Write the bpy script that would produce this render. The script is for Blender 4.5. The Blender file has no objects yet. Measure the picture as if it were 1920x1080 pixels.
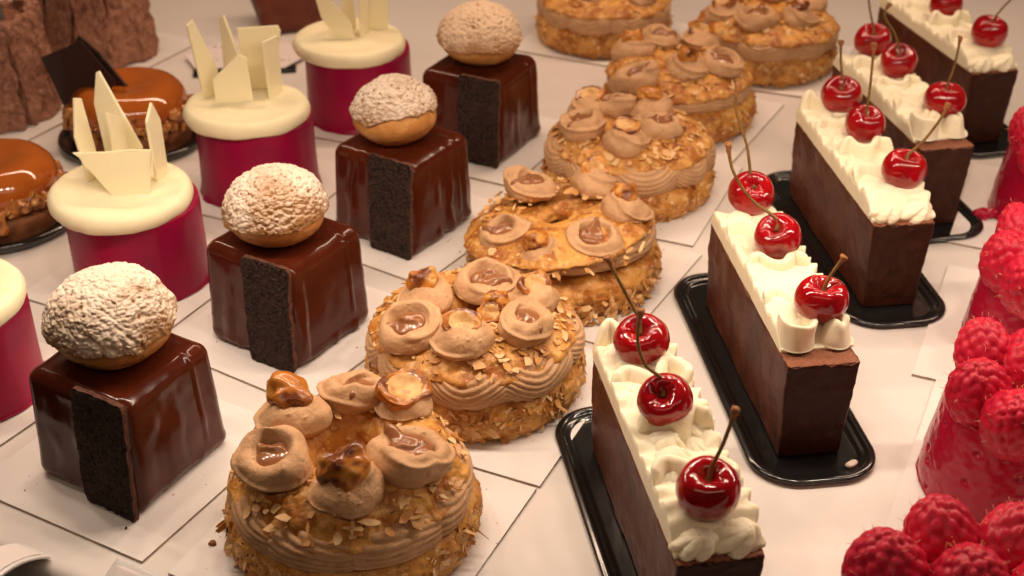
import bpy, math, random
import numpy as np
from mathutils import Matrix, Vector

R = math.radians
S = 0.01                      # everything is authored in centimetres, stored in metres
sc = bpy.context.scene
col = sc.collection

# ------------------------------------------------------------------ camera
cam = bpy.data.cameras.new('camera')
cam.sensor_width = 36.0
cam.lens = 36.0 * 2530 / 1920
cam.clip_start = 0.01
cam.clip_end = 20
cam.dof.use_dof = True
cam.dof.focus_distance = 0.62
cam.dof.aperture_fstop = 13.0
camo = bpy.data.objects.new('camera', cam)
camo.location = (0, 0, 0.405)
camo.rotation_euler = (R(90 - 31.2), 0, 0)
col.objects.link(camo)
sc.camera = camo

# ------------------------------------------------------------------ light
w = bpy.data.worlds.new('World')
sc.world = w
w.use_nodes = True
bg = w.node_tree.nodes['Background']
bg.inputs[0].default_value = (1.0, 0.64, 0.44, 1)
bg.inputs[1].default_value = 0.045

LIGHT = (1.0, 0.79, 0.62)


def area(name, loc, size, power, color=LIGHT, rot=(0, 0, 0), spread=180):
    l = bpy.data.lights.new(name, 'AREA')
    l.shape = 'RECTANGLE'
    l.size, l.size_y = size[0] * S, size[1] * S
    l.energy = power
    l.color = color
    l.spread = R(spread)
    o = bpy.data.objects.new(name, l)
    o.location = [c * S for c in loc]
    o.rotation_euler = rot
    col.objects.link(o)
    return o


# the display case's row of LEDs, under the shelf above the pastries
for i in range(16):
    area('display_case_lamp', (-30 + i * 5.8, 55, 27), (2.2, .9), 0.133)
# added fill strip further back, brightens the far end of the shelf
area('back_fill_lamp', (10, 105, 62), (130, 3), 5.0, (1.0, .70, .50), rot=(R(-8), 0, 0))

# weak soft fill added on the customers' side, lifts the front faces
area('front_fill_lamp', (5, 2, 62), (110, 10), 0.9, (1.0, .70, .50), rot=(R(42), 0, 0))

sc.view_settings.view_transform = 'Standard'
sc.view_settings.look = 'None'
sc.view_settings.exposure = 0.0
sc.view_settings.gamma = 1.0
sc.view_settings.use_curve_mapping = False
sc.cycles.max_bounces = 6
sc.cycles.diffuse_bounces = 3
sc.cycles.glossy_bounces = 3
sc.cycles.use_denoising = True
sc.cycles.adaptive_threshold = 0.02

rng = random.Random(7)
nrs = np.random.RandomState(11)


# ================================================================== helpers
def _h(i, j, k, s):
    h = (i.astype(np.int64) * 374761393 + j.astype(np.int64) * 668265263
         + k.astype(np.int64) * 2147483647 + int(s) * 974634777)
    h = (h ^ (h >> 13)) & 0xFFFFFFFF
    h = (h * 1274126177) & 0xFFFFFFFF
    h = (h ^ (h >> 16)) & 0xFFFFFFFF
    h = (h * 2246822519) & 0xFFFFFFFF
    h = h ^ (h >> 15)
    return (h & 0xFFFFFF) / float(0xFFFFFF)


def vn(P, s=0):
    P = np.asarray(P, float)
    i = np.floor(P).astype(np.int64)
    f = P - i
    u = f * f * f * (f * (f * 6 - 15) + 10)
    r = 0
    for a in (0, 1):
        for b in (0, 1):
            for c in (0, 1):
                wt = ((u[:, 0] if a else 1 - u[:, 0]) * (u[:, 1] if b else 1 - u[:, 1])
                      * (u[:, 2] if c else 1 - u[:, 2]))
                r = r + wt * _h(i[:, 0] + a, i[:, 1] + b, i[:, 2] + c, s)
    return r * 2 - 1


def fbm(P, o=4, s=0, g=0.5):
    r, a, t = 0, 1.0, 0
    P = np.asarray(P, float)
    for k in range(o):
        r = r + a * vn(P * (2.03 ** k) + k * 17.3, s + k)
        t += a
        a *= g
    return r / t


def worley(P, s=0):
    P = np.asarray(P, float)
    i = np.floor(P).astype(np.int64)
    f1 = np.full(len(P), 9.0)
    f2 = np.full(len(P), 9.0)
    hh = np.zeros(len(P))
    for a in (-1, 0, 1):
        for b in (-1, 0, 1):
            for c in (-1, 0, 1):
                x, y, z = i[:, 0] + a, i[:, 1] + b, i[:, 2] + c
                q = np.stack([x + _h(x, y, z, s + 1), y + _h(x, y, z, s + 2), z + _h(x, y, z, s + 3)], 1)
                d = np.sqrt(((P - q) ** 2).sum(1))
                m = d < f1
                f2 = np.where(m, f1, np.minimum(f2, d))
                hh = np.where(m, _h(x, y, z, s + 4), hh)
                f1 = np.where(m, d, f1)
    return f1, f2, hh


def sstep(a, b, x):
    t = np.clip((x - a) / (b - a), 0, 1)
    return t * t * (3 - 2 * t)


def grid_faces(nu, nv, cu=False, cv=False):
    U = nu if cu else nu - 1
    V = nv if cv else nv - 1
    i, j = np.meshgrid(np.arange(U), np.arange(V), indexing='ij')
    i, j = i.ravel(), j.ravel()
    i2, j2 = (i + 1) % nu, (j + 1) % nv
    return np.stack([i * nv + j, i2 * nv + j, i2 * nv + j2, i * nv + j2], 1)


def vnormals(V, F):
    a, b, c, d = V[F[:, 0]], V[F[:, 1]], V[F[:, 2]], V[F[:, 3]]
    n = np.cross(c - a, d - b)
    N = np.zeros_like(V)
    for k in range(4):
        np.add.at(N, F[:, k], n)
    return N / (np.linalg.norm(N, axis=1, keepdims=True) + 1e-12)


def weld(V, F):
    key = np.round(V * 2000).astype(np.int64)
    _, idx, inv = np.unique(key, axis=0, return_index=True, return_inverse=True)
    return V[idx], inv.reshape(-1)[F]


def spline(pts, n, closed=False):
    P = np.asarray(pts, float)
    m = len(P)
    seg = m if closed else m - 1
    out = []
    # parametrise by chord length so the samples are even
    ts = np.linspace(0, seg, seg * 24 + 1)
    for t in ts:
        k = min(int(t), seg - 1)
        u = t - k
        if closed:
            p0, p1, p2, p3 = P[(k - 1) % m], P[k % m], P[(k + 1) % m], P[(k + 2) % m]
        else:
            p0, p1, p2, p3 = P[max(k - 1, 0)], P[k], P[k + 1], P[min(k + 2, m - 1)]
        out.append(0.5 * (2 * p1 + (p2 - p0) * u + (2 * p0 - 5 * p1 + 4 * p2 - p3) * u * u
                          + (3 * p1 - p0 - 3 * p2 + p3) * u ** 3))
    out = np.array(out)
    L = np.concatenate([[0], np.cumsum(np.linalg.norm(np.diff(out, axis=0), axis=1))])
    q = np.linspace(0, L[-1], n + 1)[:-1] if closed else np.linspace(0, L[-1], n)
    return np.stack([np.interp(q, L, out[:, k]) for k in range(P.shape[1])], 1)


def revolve(prof, n, closed=False):
    """profile (r,z) -> verts, quads, theta, outward-facing quads"""
    prof = np.asarray(prof, float)
    k = len(prof)
    th = np.linspace(0, 2 * np.pi, n, endpoint=False)
    V = np.stack([prof[:, 0][:, None] * np.cos(th), prof[:, 0][:, None] * np.sin(th),
                  np.repeat(prof[:, 1][:, None], n, 1)], 2).reshape(-1, 3)
    F = grid_faces(k, n, closed, True)
    TH = np.tile(th, k)
    return V, F, TH


def cubegrid(n):
    """subdivided cube surface in [-1,1]^3, welded"""
    t = np.linspace(-1, 1, n)
    a, b = np.meshgrid(t, t, indexing='ij')
    a, b = a.ravel(), b.ravel()
    o = np.ones_like(a)
    f = grid_faces(n, n)
    Vs, Fs = [], []
    for k, (v, fl) in enumerate([(np.stack([o, a, b], 1), 0), (np.stack([-o, a, b], 1), 1),
                                 (np.stack([a, o, b], 1), 1), (np.stack([a, -o, b], 1), 0),
                                 (np.stack([a, b, o], 1), 0), (np.stack([a, b, -o], 1), 1)]):
        Vs.append(v)
        Fs.append((f[:, ::-1] if fl else f) + k * n * n)
    return weld(np.concatenate(Vs), np.concatenate(Fs))


_cg = {}


def roundbox(h, r, n):
    if n not in _cg:
        _cg[n] = cubegrid(n)
    C, F = _cg[n]
    h = np.asarray(h, float)
    # put more samples into the rounded rim
    q = np.sign(C) * (1 - (1 - np.abs(C)) ** 1.35)
    q = q * h
    inner = np.clip(q, -(h - r), h - r)
    d = q - inner
    L = np.linalg.norm(d, axis=1, keepdims=True)
    return inner + r * d / np.maximum(L, 1e-9), F.copy()


def box_vf(x0, x1, y0, y1, z0, z1):
    V = np.array([(x, y, z) for x in (x0, x1) for y in (y0, y1) for z in (z0, z1)], float)
    F = np.array([(0, 1, 3, 2), (4, 6, 7, 5), (0, 4, 5, 1), (2, 3, 7, 6), (0, 2, 6, 4), (1, 5, 7, 3)])
    return V, F


def tube(path, rad, n=10):
    path = np.asarray(path, float)
    rad = np.broadcast_to(rad, (len(path),))
    T = np.gradient(path, axis=0)
    T /= np.linalg.norm(T, axis=1, keepdims=True) + 1e-9
    up = np.array([0.3, 1.0, 0.2])
    A = np.cross(T, up)
    A /= np.linalg.norm(A, axis=1, keepdims=True) + 1e-9
    B = np.cross(T, A)
    th = np.linspace(0, 2 * np.pi, n, endpoint=False)
    V = (path[:, None] + rad[:, None, None] * (np.cos(th)[None, :, None] * A[:, None]
                                               + np.sin(th)[None, :, None] * B[:, None]))
    V = np.concatenate([np.repeat(path[:1][:, None], n, 1), V, np.repeat(path[-1:][:, None], n, 1)])
    return V.reshape(-1, 3), grid_faces(len(path) + 2, n, False, True)


def rotz(V, a):
    c, s = math.cos(a), math.sin(a)
    return V @ np.array([[c, s, 0], [-s, c, 0], [0, 0, 1.0]])


def mesh(name, V, F, mat, smooth=True, attr=None, fm=None):
    me = bpy.data.meshes.new(name)
    V = np.asarray(V, float) * S
    if isinstance(F, np.ndarray):
        m, k = F.shape
        me.vertices.add(len(V))
        me.vertices.foreach_set('co', V.astype(np.float32).ravel())
        me.loops.add(m * k)
        me.loops.foreach_set('vertex_index', F.astype(np.int32).ravel())
        me.polygons.add(m)
        me.polygons.foreach_set('loop_start', np.arange(0, m * k, k, dtype=np.int32))
        me.update(calc_edges=True)
        me.validate()
    else:
        me.from_pydata([tuple(v) for v in V], [], [tuple(f) for f in F])
        me.update()
    for mm in (mat if isinstance(mat, (list, tuple)) else [mat]):
        me.materials.append(mm)
    if fm is not None:
        me.polygons.foreach_set('material_index', np.asarray(fm, np.int32))
    me.polygons.foreach_set('use_smooth', [smooth] * len(me.polygons))
    if attr:
        for an, vals in attr.items():
            at = me.attributes.new(an, 'FLOAT', 'POINT')
            if len(me.vertices) == len(vals):
                at.data.foreach_set('value', np.asarray(vals, np.float32))
    me.update()
    return me


def put(name, me, parent=None, loc=(0, 0, 0), rot=(0, 0, 0), scale=(1, 1, 1)):
    o = bpy.data.objects.new(name, me)
    col.objects.link(o)
    o.parent = parent
    o.location = [c * S for c in loc]
    o.rotation_euler = rot
    o.scale = scale
    return o


def tag(o, label, cat, group=None):
    o['label'] = label
    o['category'] = cat
    if group:
        o['group'] = group
    return o


def thing(name, label, cat, loc=(0, 0, 0), rz=0, group=None):
    return tag(put(name, None, None, loc, (0, 0, rz)), label, cat, group)


# ================================================================== materials
def mat(name, base, rough=0.5, spec=0.5, coat=0.0, coat_rough=0.05, sss=0.0, sss_r=(1, .5, .3), sss_s=0.3,
        var=None, bump=None, ior=1.45, specks=None, rvar=None, attr=None, trans=0.0, metal=0.0, stretch=None):
    """base: colour.  var: list of (colour, noise scale per cm, lo, hi[, detail]).  bump: list of (kind, scale, strength, dist).
    specks: (colour, scale, threshold).  attr: (attribute, colour) mixes the colour by a stored mask."""
    m = bpy.data.materials.new(name)
    m.use_nodes = True
    nt = m.node_tree
    N, L = nt.nodes, nt.links
    b = N['Principled BSDF']
    tc = N.new('ShaderNodeTexCoord')
    oi = N.new('ShaderNodeObjectInfo')
    mp = N.new('ShaderNodeVectorMath')
    mp.operation = 'SCALE'
    mp.inputs['Scale'].default_value = 100.0
    L.new(tc.outputs['Object'], mp.inputs[0])
    ad = N.new('ShaderNodeVectorMath')
    ad.operation = 'ADD'
    mu = N.new('ShaderNodeMath')
    mu.operation = 'MULTIPLY'
    mu.inputs[1].default_value = 37.0
    L.new(oi.outputs['Random'], mu.inputs[0])
    L.new(mp.outputs[0], ad.inputs[0])
    L.new(mu.outputs[0], ad.inputs[1])
    co = ad.outputs[0]
    if stretch:
        sm = N.new('ShaderNodeVectorMath')
        sm.operation = 'MULTIPLY'
        sm.inputs[1].default_value = stretch
        L.new(co, sm.inputs[0])
        co = sm.outputs[0]

    def noise(scale, detail=4, dist=0.0):
        n = N.new('ShaderNodeTexNoise')
        n.inputs['Scale'].default_value = scale
        n.inputs['Detail'].default_value = detail
        n.inputs['Distortion'].default_value = dist
        L.new(co, n.inputs['Vector'])
        return n.outputs['Fac']

    def ramp(sock, lo, hi):
        r = N.new('ShaderNodeMapRange')
        r.inputs['From Min'].default_value = lo
        r.inputs['From Max'].default_value = hi
        L.new(sock, r.inputs['Value'])
        return r.outputs[0]

    def mix(fac, a, c):
        x = N.new('ShaderNodeMix')
        x.data_type = 'RGBA'
        L.new(fac, x.inputs['Factor'])
        for sock, v in ((x.inputs[6], a), (x.inputs[7], c)):
            if isinstance(v, tuple):
                sock.default_value = (*v[:3], 1)
            else:
                L.new(v, sock)
        return x.outputs[2]

    cur = tuple(base)
    for v in (var or []):
        cur = mix(ramp(noise(v[1], v[4] if len(v) > 4 else 4), v[2], v[3]), cur, tuple(v[0]))
    if attr:
        for an, c, lo, hi in attr:
            at = N.new('ShaderNodeAttribute')
            at.attribute_name = an
            cur = mix(ramp(at.outputs['Fac'], lo, hi), cur, tuple(c))
    if specks:
        vo = N.new('ShaderNodeTexVoronoi')
        vo.inputs['Scale'].default_value = specks[1]
        L.new(co, vo.inputs['Vector'])
        cur = mix(ramp(vo.outputs['Distance'], specks[2], specks[2] * 0.5), cur, tuple(specks[0]))
    if isinstance(cur, tuple):
        b.inputs['Base Color'].default_value = (*cur[:3], 1)
    else:
        L.new(cur, b.inputs['Base Color'])
    b.inputs['Roughness'].default_value = rough
    if rvar:
        r = N.new('ShaderNodeMapRange')
        r.inputs['From Min'].default_value = rvar[1]
        r.inputs['From Max'].default_value = rvar[2]
        r.inputs['To Min'].default_value = rough
        r.inputs['To Max'].default_value = rvar[3]
        L.new(noise(rvar[0], 5), r.inputs['Value'])
        L.new(r.outputs[0], b.inputs['Roughness'])
    b.inputs['Specular IOR Level'].default_value = spec
    b.inputs['IOR'].default_value = ior
    b.inputs['Coat Weight'].default_value = coat
    b.inputs['Coat Roughness'].default_value = coat_rough
    b.inputs['Metallic'].default_value = metal
    b.inputs['Transmission Weight'].default_value = trans
    if sss:
        b.inputs['Subsurface Weight'].default_value = sss
        b.inputs['Subsurface Radius'].default_value = sss_r
        b.inputs['Subsurface Scale'].default_value = sss_s * S
    prev = None
    for bp in (bump or []):
        if bp[0] == 'noise':
            h = noise(bp[1], 5)
        else:
            vo = N.new('ShaderNodeTexVoronoi')
            vo.inputs['Scale'].default_value = bp[1]
            if bp[0] == 'edge':
                vo.feature = 'DISTANCE_TO_EDGE'
            L.new(co, vo.inputs['Vector'])
            h = vo.outputs['Distance']
        bn = N.new('ShaderNodeBump')
        bn.inputs['Strength'].default_value = bp[2]
        bn.inputs['Distance'].default_value = bp[3] * S
        L.new(h, bn.inputs['Height'])
        if prev:
            L.new(prev, bn.inputs['Normal'])
        prev = bn.outputs[0]
    if prev:
        L.new(prev, b.inputs['Normal'])
    return m


M = {}
M['shelf'] = mat('shelf_white', (.79, .735, .685), .42, .4, var=[((.73, .67, .62), .12, .35, .75)], bump=[('noise', .5, .12, .1)])
M['board'] = mat('board_white', (.86, .81, .77), .38, .4, var=[((.80, .745, .70), .25, .3, .8)], bump=[('noise', .8, .15, .06)])
M['board_edge'] = mat('board_edge', (.36, .28, .22), .6, var=[((.50, .41, .34), 1.5, .4, .7)])
M['under'] = mat('case_dark', (.03, .025, .025), .6)
M['glaze'] = mat('chocolate_glaze', (.066, .0110, .0040), .12, .30, coat=.10, coat_rough=.05,
                 var=[((.090, .016, .006), .5, .4, .75)], rvar=(.7, .4, .75, .2), bump=[('noise', .5, .06, .10)])
M['sponge'] = mat('chocolate_sponge', (.052, .030, .022), .85, .25, var=[((.018, .010, .008), 5, .48, .62), ((.075, .040, .026), 1.2, .5, .8)],
                  bump=[('vor', 5.0, 1.0, .22), ('noise', 13, .9, .08)])
M['sponge_edge'] = mat('sponge_skin', (.13, .047, .026), .75, .3, var=[((.05, .022, .014), 4, .4, .7)], bump=[('noise', 10, .8, .08)])
M['choux'] = mat('choux_golden', (.58, .27, .075), .5, .4, var=[((.36, .13, .03), .7, .42, .75), ((.70, .40, .15), 1.7, .5, .8)],
                 bump=[('noise', 4, .5, .08)])
M['craquelin'] = mat('craquelin_sugar', (.33, .175, .075), .95, .08, attr=[('dust', (.74, .62, .50), .2, .9)],
                     bump=[('noise', 22, .5, .03)])
M['craquelin_plain'] = mat('craquelin_plain', (.44, .24, .105), .9, .1, attr=[('dust', (.80, .60, .42), .0, .75)],
                           bump=[('noise', 18, .5, .03)])
M['sugar'] = mat('sugar_crumb', (.80, .70, .60), .9, .2, bump=[('noise', 14, .8, .06)])
M['pastry'] = mat('baked_pastry', (.66, .315, .068), .42, .45, var=[((.38, .12, .016), .6, .42, .60), ((.74, .43, .14), 1.8, .52, .70),
                  ((.27, .08, .012), 1.3, .57, .72), ((.80, .55, .25), 3.5, .62, .72)], bump=[('noise', 1.6, .9, .22), ('noise', 6, .35, .05)])
M['pcream'] = mat('praline_cream', (.60, .355, .185), .55, .3, var=[((.50, .285, .14), 1.2, .4, .7)],
                  specks=((.22, .10, .05), 3.2, .10), bump=[('noise', 6, .6, .06), ('noise', 18, .5, .03), ('vor', 4, .25, .05)])
M['praline'] = mat('praline_filling', (.285, .115, .045), .16, .5, coat=.3, coat_rough=.06, bump=[('noise', 1.5, .15, .1)])
M['hazelnut'] = mat('caramel_hazelnut', (.46, .155, .020), .28, .4, coat=.5, coat_rough=.08,
                    var=[((.66, .30, .06), 1.1, .50, .62), ((.15, .035, .008), 1.2, .50, .62)], bump=[('noise', 3.5, .4, .1)])
M['nutmeat'] = mat('pale_nut', (.72, .44, .18), .5, .35, var=[((.48, .20, .05), 1.6, .46, .66)], bump=[('noise', 5, .3, .06)])
M['flake'] = mat('almond_flake', (.78, .52, .26), .5, .4, var=[((.62, .33, .11), .9, .40, .65)])
M['flake2'] = mat('toasted_flake', (.60, .30, .085), .5, .4, var=[((.42, .17, .035), .9, .40, .65)])
M['husk'] = mat('almond_husk', (.10, .035, .012), .5, .4)
M['purple'] = mat('berry_jelly', (.33, .004, .046), .34, .28,
                  var=[((.25, .0035, .042), .35, .4, .7)], rvar=(.6, .4, .7, .42), bump=[('noise', .9, .10, .1)])
M['vcream'] = mat('vanilla_cream', (.90, .81, .54), .48, .35, sss=.2, sss_r=(1, .75, .4), sss_s=.35,
                  specks=((.10, .07, .03), 1.9, .055), bump=[('noise', 2.2, .25, .05)])
M['wchoc'] = mat('white_chocolate', (.93, .83, .56), .30, .5, sss=.3, sss_r=(1, .75, .4), sss_s=.3, bump=[('noise', 1.2, .08, .08)])
M['caramel'] = mat('caramel_glaze', (.44, .115, .015), .10, .5, coat=.6, coat_rough=.04, 
                   var=[((.40, .095, .014), .5, .4, .7)], bump=[('noise', .8, .08, .15)])
M['tart'] = mat('tart_crust', (.20, .075, .028), .6, .4, var=[((.32, .13, .05), 1.5, .45, .7)], bump=[('noise', 5, .6, .08)])
M['nutcaramel'] = mat('nut_brittle', (.44, .16, .03), .22, .5, coat=.6, var=[((.70, .36, .10), 1.1, .52, .66), ((.13, .035, .008), 1.3, .48, .62)],
                      bump=[('noise', 4, .5, .1)])
M['blackplastic'] = mat('black_plastic', (.010, .010, .010), .16, .6, coat=.4, coat_rough=.1, bump=[('noise', 1.6, .04, .06)])
M['darkchoc'] = mat('dark_chocolate', (.032, .015, .011), .32, .5, bump=[('noise', .8, .1, .1)])
M['bark'] = mat('chocolate_bark', (.33, .15, .092), .72, .35, var=[((.19, .075, .044), 1.3, .48, .66), ((.44, .23, .155), 2.4, .5, .7)],
                bump=[('noise', 3.2, .9, .22), ('vor', 2.6, .5, .15)])
M['ganache'] = mat('chocolate_shell', (.094, .025, .0105), .38, .22, var=[((.062, .0155, .007), .55, .42, .66), ((.145, .048, .028), .7, .58, .80)],
                   rvar=(.9, .4, .7, .5), bump=[('noise', 1.1, .30, .14), ('noise', 9, .2, .03)], stretch=(1.3, .9, .75))
M['ganache_end'] = mat('chocolate_end', (.034, .0095, .004), .42, .2, var=[((.05, .015, .007), 1.2, .45, .7)],
                       bump=[('noise', 14, .3, .04)], specks=((.22, .09, .045), 2.4, .05))
M['ganache_top'] = mat('chocolate_mousse', (.27, .10, .05), .7, .35, var=[((.19, .066, .033), 6, .45, .7)], bump=[('noise', 7, .9, .1)])
M['cream'] = mat('whipped_cream', (.90, .82, .60), .45, .35, sss=.25, sss_r=(1, .8, .5), sss_s=.35,
                 specks=((.12, .07, .04), 1.5, .05), bump=[('noise', 3, .15, .04)])
M['cherry'] = mat('glazed_cherry', (.38, .004, .007), .06, .5, coat=.5, coat_rough=.02, sss=.3, sss_r=(1, .05, .03), sss_s=.5,
                  var=[((.22, .002, .005), .7, .4, .7)], bump=[('noise', .9, .14, .12)])
M['cherryhole'] = mat('cherry_dimple', (.22, .05, .02), .5)
M['stem'] = mat('cherry_stem', (.21, .115, .028), .5, .4, var=[((.13, .06, .016), 1.2, .45, .7)], bump=[('noise', 8, .3, .03)])
M['stemend'] = mat('stem_end', (.36, .15, .055), .75, .3, var=[((.20, .08, .03), 6, .4, .7)], bump=[('noise', 10, 1, .08)])
M['rasp'] = mat('raspberry', (.55, .011, .042), .40, .32, sss=.3, sss_r=(1, .08, .08), sss_s=.4,
                var=[((.42, .006, .028), .6, .4, .7), ((.62, .03, .07), 2.0, .6, .8)], bump=[('noise', 5, .15, .04)], coat=.0)
M['hair'] = mat('raspberry_hair', (.75, .38, .24), .5)
M['raspglaze'] = mat('raspberry_glaze', (.40, .007, .034), .24, .4, coat=.15, coat_rough=.1,
                     var=[((.36, .006, .031), .7, .4, .7)], attr=[('bit', (.66, .15, .09), .80, 1.05)], bump=[('noise', 1.2, .15, .10)])
M['raspmousse'] = mat('raspberry_mousse', (.84, .42, .36), .6, .3, sss=.3, bump=[('noise', 2.5, .3, .06)])
M['brown'] = mat('reddish_chocolate', (.17, .038, .016), .5, .4, var=[((.11, .024, .011), .5, .4, .7)], bump=[('noise', 1, .3, .1)])
M['tagcard'] = mat('tag_card', (.83, .74, .70), .5, .3)
M['ink'] = mat('tag_ink', (.42, .36, .35), .6)
M['acrylic'] = mat('white_plastic', (.80, .77, .74), .25, .5)
M['crumb'] = mat('brown_crumb', (.28, .11, .05), .8, .3, bump=[('noise', 9, .8, .08)])

# ================================================================== setting
# front lip of the shelf runs along e1 (152 deg); everything behind it is the display shelf
def place(x, y, yaw_deg):
    return (x, y, 0), R(yaw_deg)


shelf_prof = np.array([(0, 0), (.35, -.04), (.62, -.2), (.75, -.5), (.78, -1.2), (.78, -1.9)])
E1 = np.array([math.cos(R(152)), math.sin(R(152))])
EN = np.array([math.cos(R(242)), math.sin(R(242))])      # towards the customer
P0 = np.array([-19.75, 44.35]) + EN * .2
V = []
for t in (-150, 150):
    V.append([*(P0 + E1 * t - EN * 260), 0])
    for (a, z) in shelf_prof:
        V.append([*(P0 + E1 * t + EN * a), z])
    V.append([*(P0 + E1 * t - EN * 260), -1.9])
V = np.array(V)
k = len(shelf_prof) + 2
F = np.array([(i, i + 1, k + i + 1, k + i) for i in range(k - 1)] + [(k - 1, 0, k, 2 * k - 1)])
o = put('display_shelf', mesh('display_shelf', V, F[:, ::-1], M['shelf'], smooth=True))
o['kind'] = 'structure'
V, F = box_vf(-300, 300, -200, 400, -46, -45)
o = put('cabinet_floor', mesh('cabinet_floor', V, F, M['under'], smooth=False))
o['kind'] = 'structure'


# ================================================================== cake boards
def board(x, y, yaw, hx, hy, label, z=0.0, th=.13, group='white square cake boards'):
    """a square of white card, slightly warped, with a bare grey-brown cut edge"""
    n = 7
    t = np.linspace(-1, 1, n)
    a, b = np.meshgrid(t, t, indexing='ij')
    a, b = a.ravel() * hx, b.ravel() * hy
    lift = .03 * (vn(np.stack([a * .2 + x, b * .2 + y, a * 0], 1), 3) + 1) * .5
    top = np.stack([a, b, th + lift], 1)
    bot = np.stack([a, b, 0.004 + lift * .5], 1)
    f = grid_faces(n, n)
    V = np.concatenate([top, bot])
    side = []
    idx = np.arange(n * n).reshape(n, n)
    ring = list(idx[:, 0]) + list(idx[-1, 1:]) + list(idx[::-1, -1][1:]) + list(idx[0, ::-1][1:-1])
    for i in range(len(ring)):
        p, q = ring[i], ring[(i + 1) % len(ring)]
        side.append((p, p + n * n, q + n * n, q))
    side = np.array(side)
    F = np.concatenate([f, f[:, ::-1] + n * n, side])
    fm = [0] * (2 * len(f)) + [1] * len(side)
    o = put('cake_board', mesh('cake_board', V, F, [M['board'], M['board_edge']], smooth=False, fm=fm), None, (x, y, z), (0, 0, R(yaw)))
    return tag(o, label, 'cake board', group)


BT = .15      # top of a board: what stands on it starts here


# ================================================================== chocolate cubes with a choux
def make_glaze(seed, drip):
    n = 58
    V, F = roundbox((3.22, 3.22, 2.93), .66, n)
    V[:, 2] += 2.93
    z = V[:, 2]
    t = np.clip(z / 5.86, 0, 1)
    k = 1 - .065 * t - .01 * t * t
    V[:, 0] *= k
    V[:, 1] *= k
    N = vnormals(V, F)
    side = 1 - np.abs(N[:, 2])
    d = .05 * vn(V * .45, seed) + .02 * vn(V * 1.3, seed + 5)
    ang = np.arctan2(V[:, 1], V[:, 0])
    P = np.stack([np.cos(ang) * 2.6, np.sin(ang) * 2.6, 0 * ang], 1)
    # runs of glaze down the sides
    f = vn(P * 1.0, seed + 9)
    runs = np.maximum(0, vn(P * 1.9 + .3 * vn(V * .6, seed)[:, None], seed + 2) - .25)
    d += side * runs * drip * (.35 + .65 * sstep(5.4, 2.0, z))
    # pooled foot
    foot = np.exp(-(z / .40) ** 2)
    d += side * foot * (.08 + .50 * np.maximum(0, vn(P * 1.25, seed + 4)) + .55 * np.maximum(0, vn(P * 2.6, seed + 6)) ** 1.2)
    # a line down the right-hand face
    line = np.exp(-((V[:, 0] - 1.55 - .02 * (5 - z)) / .085) ** 2) * (V[:, 1] < -1.5) * sstep(.9, 1.4, z) * sstep(6.4, 5.2, z)
    d += .085 * line
    V = V + N * d[:, None]
    V[:, 2] = np.maximum(V[:, 2], 0) + BT
    return mesh('glaze_body', V, F, M['glaze'])


def make_strip(seed, wd=3.05, ht=6.15, th=.30):
    nx, nz = 60, 130
    V, F = roundbox((1, 1, 1), .12, 84)
    # thin slab: x thickness, y width, z height
    V = V * np.array([th / 2, wd / 2, ht / 2])
    Nn = np.stack([np.sign(V[:, 0]) * (np.abs(V[:, 0]) > th * .42), V[:, 1] * 0, V[:, 2] * 0], 1)
    f1, f2, h = worley(V * 3.4, seed)
    V[:, 0] -= (V[:, 0] < 0) * .09 * (.5 - f1) - (V[:, 0] < 0) * .05 * fbm(V * 2, 3, seed)
    V[:, 0] -= .06 * np.sin((V[:, 2] / ht + .5) * np.pi)
    edge = fbm(np.stack([V[:, 2] * 1.8, V[:, 1] * 1.8, V[:, 0] * 2], 1), 4, seed + 3)
    e1 = sstep(wd / 2 - .25, wd / 2, np.abs(V[:, 1]))
    V[:, 1] += np.sign(V[:, 1]) * e1 * edge * .13
    e2 = sstep(ht / 2 - .25, ht / 2, np.abs(V[:, 2]))
    V[:, 2] += np.sign(V[:, 2]) * e2 * edge * .12
    c = V[F].mean(1)
    n = np.cross(V[F[:, 2]] - V[F[:, 0]], V[F[:, 3]] - V[F[:, 1]])
    n /= np.linalg.norm(n, axis=1, keepdims=True) + 1e-9
    fm = (np.abs(n[:, 0]) < .55).astype(int)
    return mesh('sponge_strip', V, F, [M['sponge'], M['sponge_edge']], fm=fm)


def bun(D, rx, rz):
    """unit directions -> bun shape: domed above the equator, short and nearly flat below"""
    up = D * np.array([rx, rx, rz])
    c = np.sqrt(np.maximum(1e-9, D[:, 0] ** 2 + D[:, 1] ** 2))
    k = (c ** .55 / c)[:, None]
    dn = np.column_stack([D[:, :2] * k * rx, -1.5 * np.abs(D[:, 2]) ** .95])
    dn[:, :2] *= (1 - .16 * np.abs(D[:, 2]) ** 1.2)[:, None]
    return np.where(D[:, 2:] < 0, dn, up)


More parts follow.
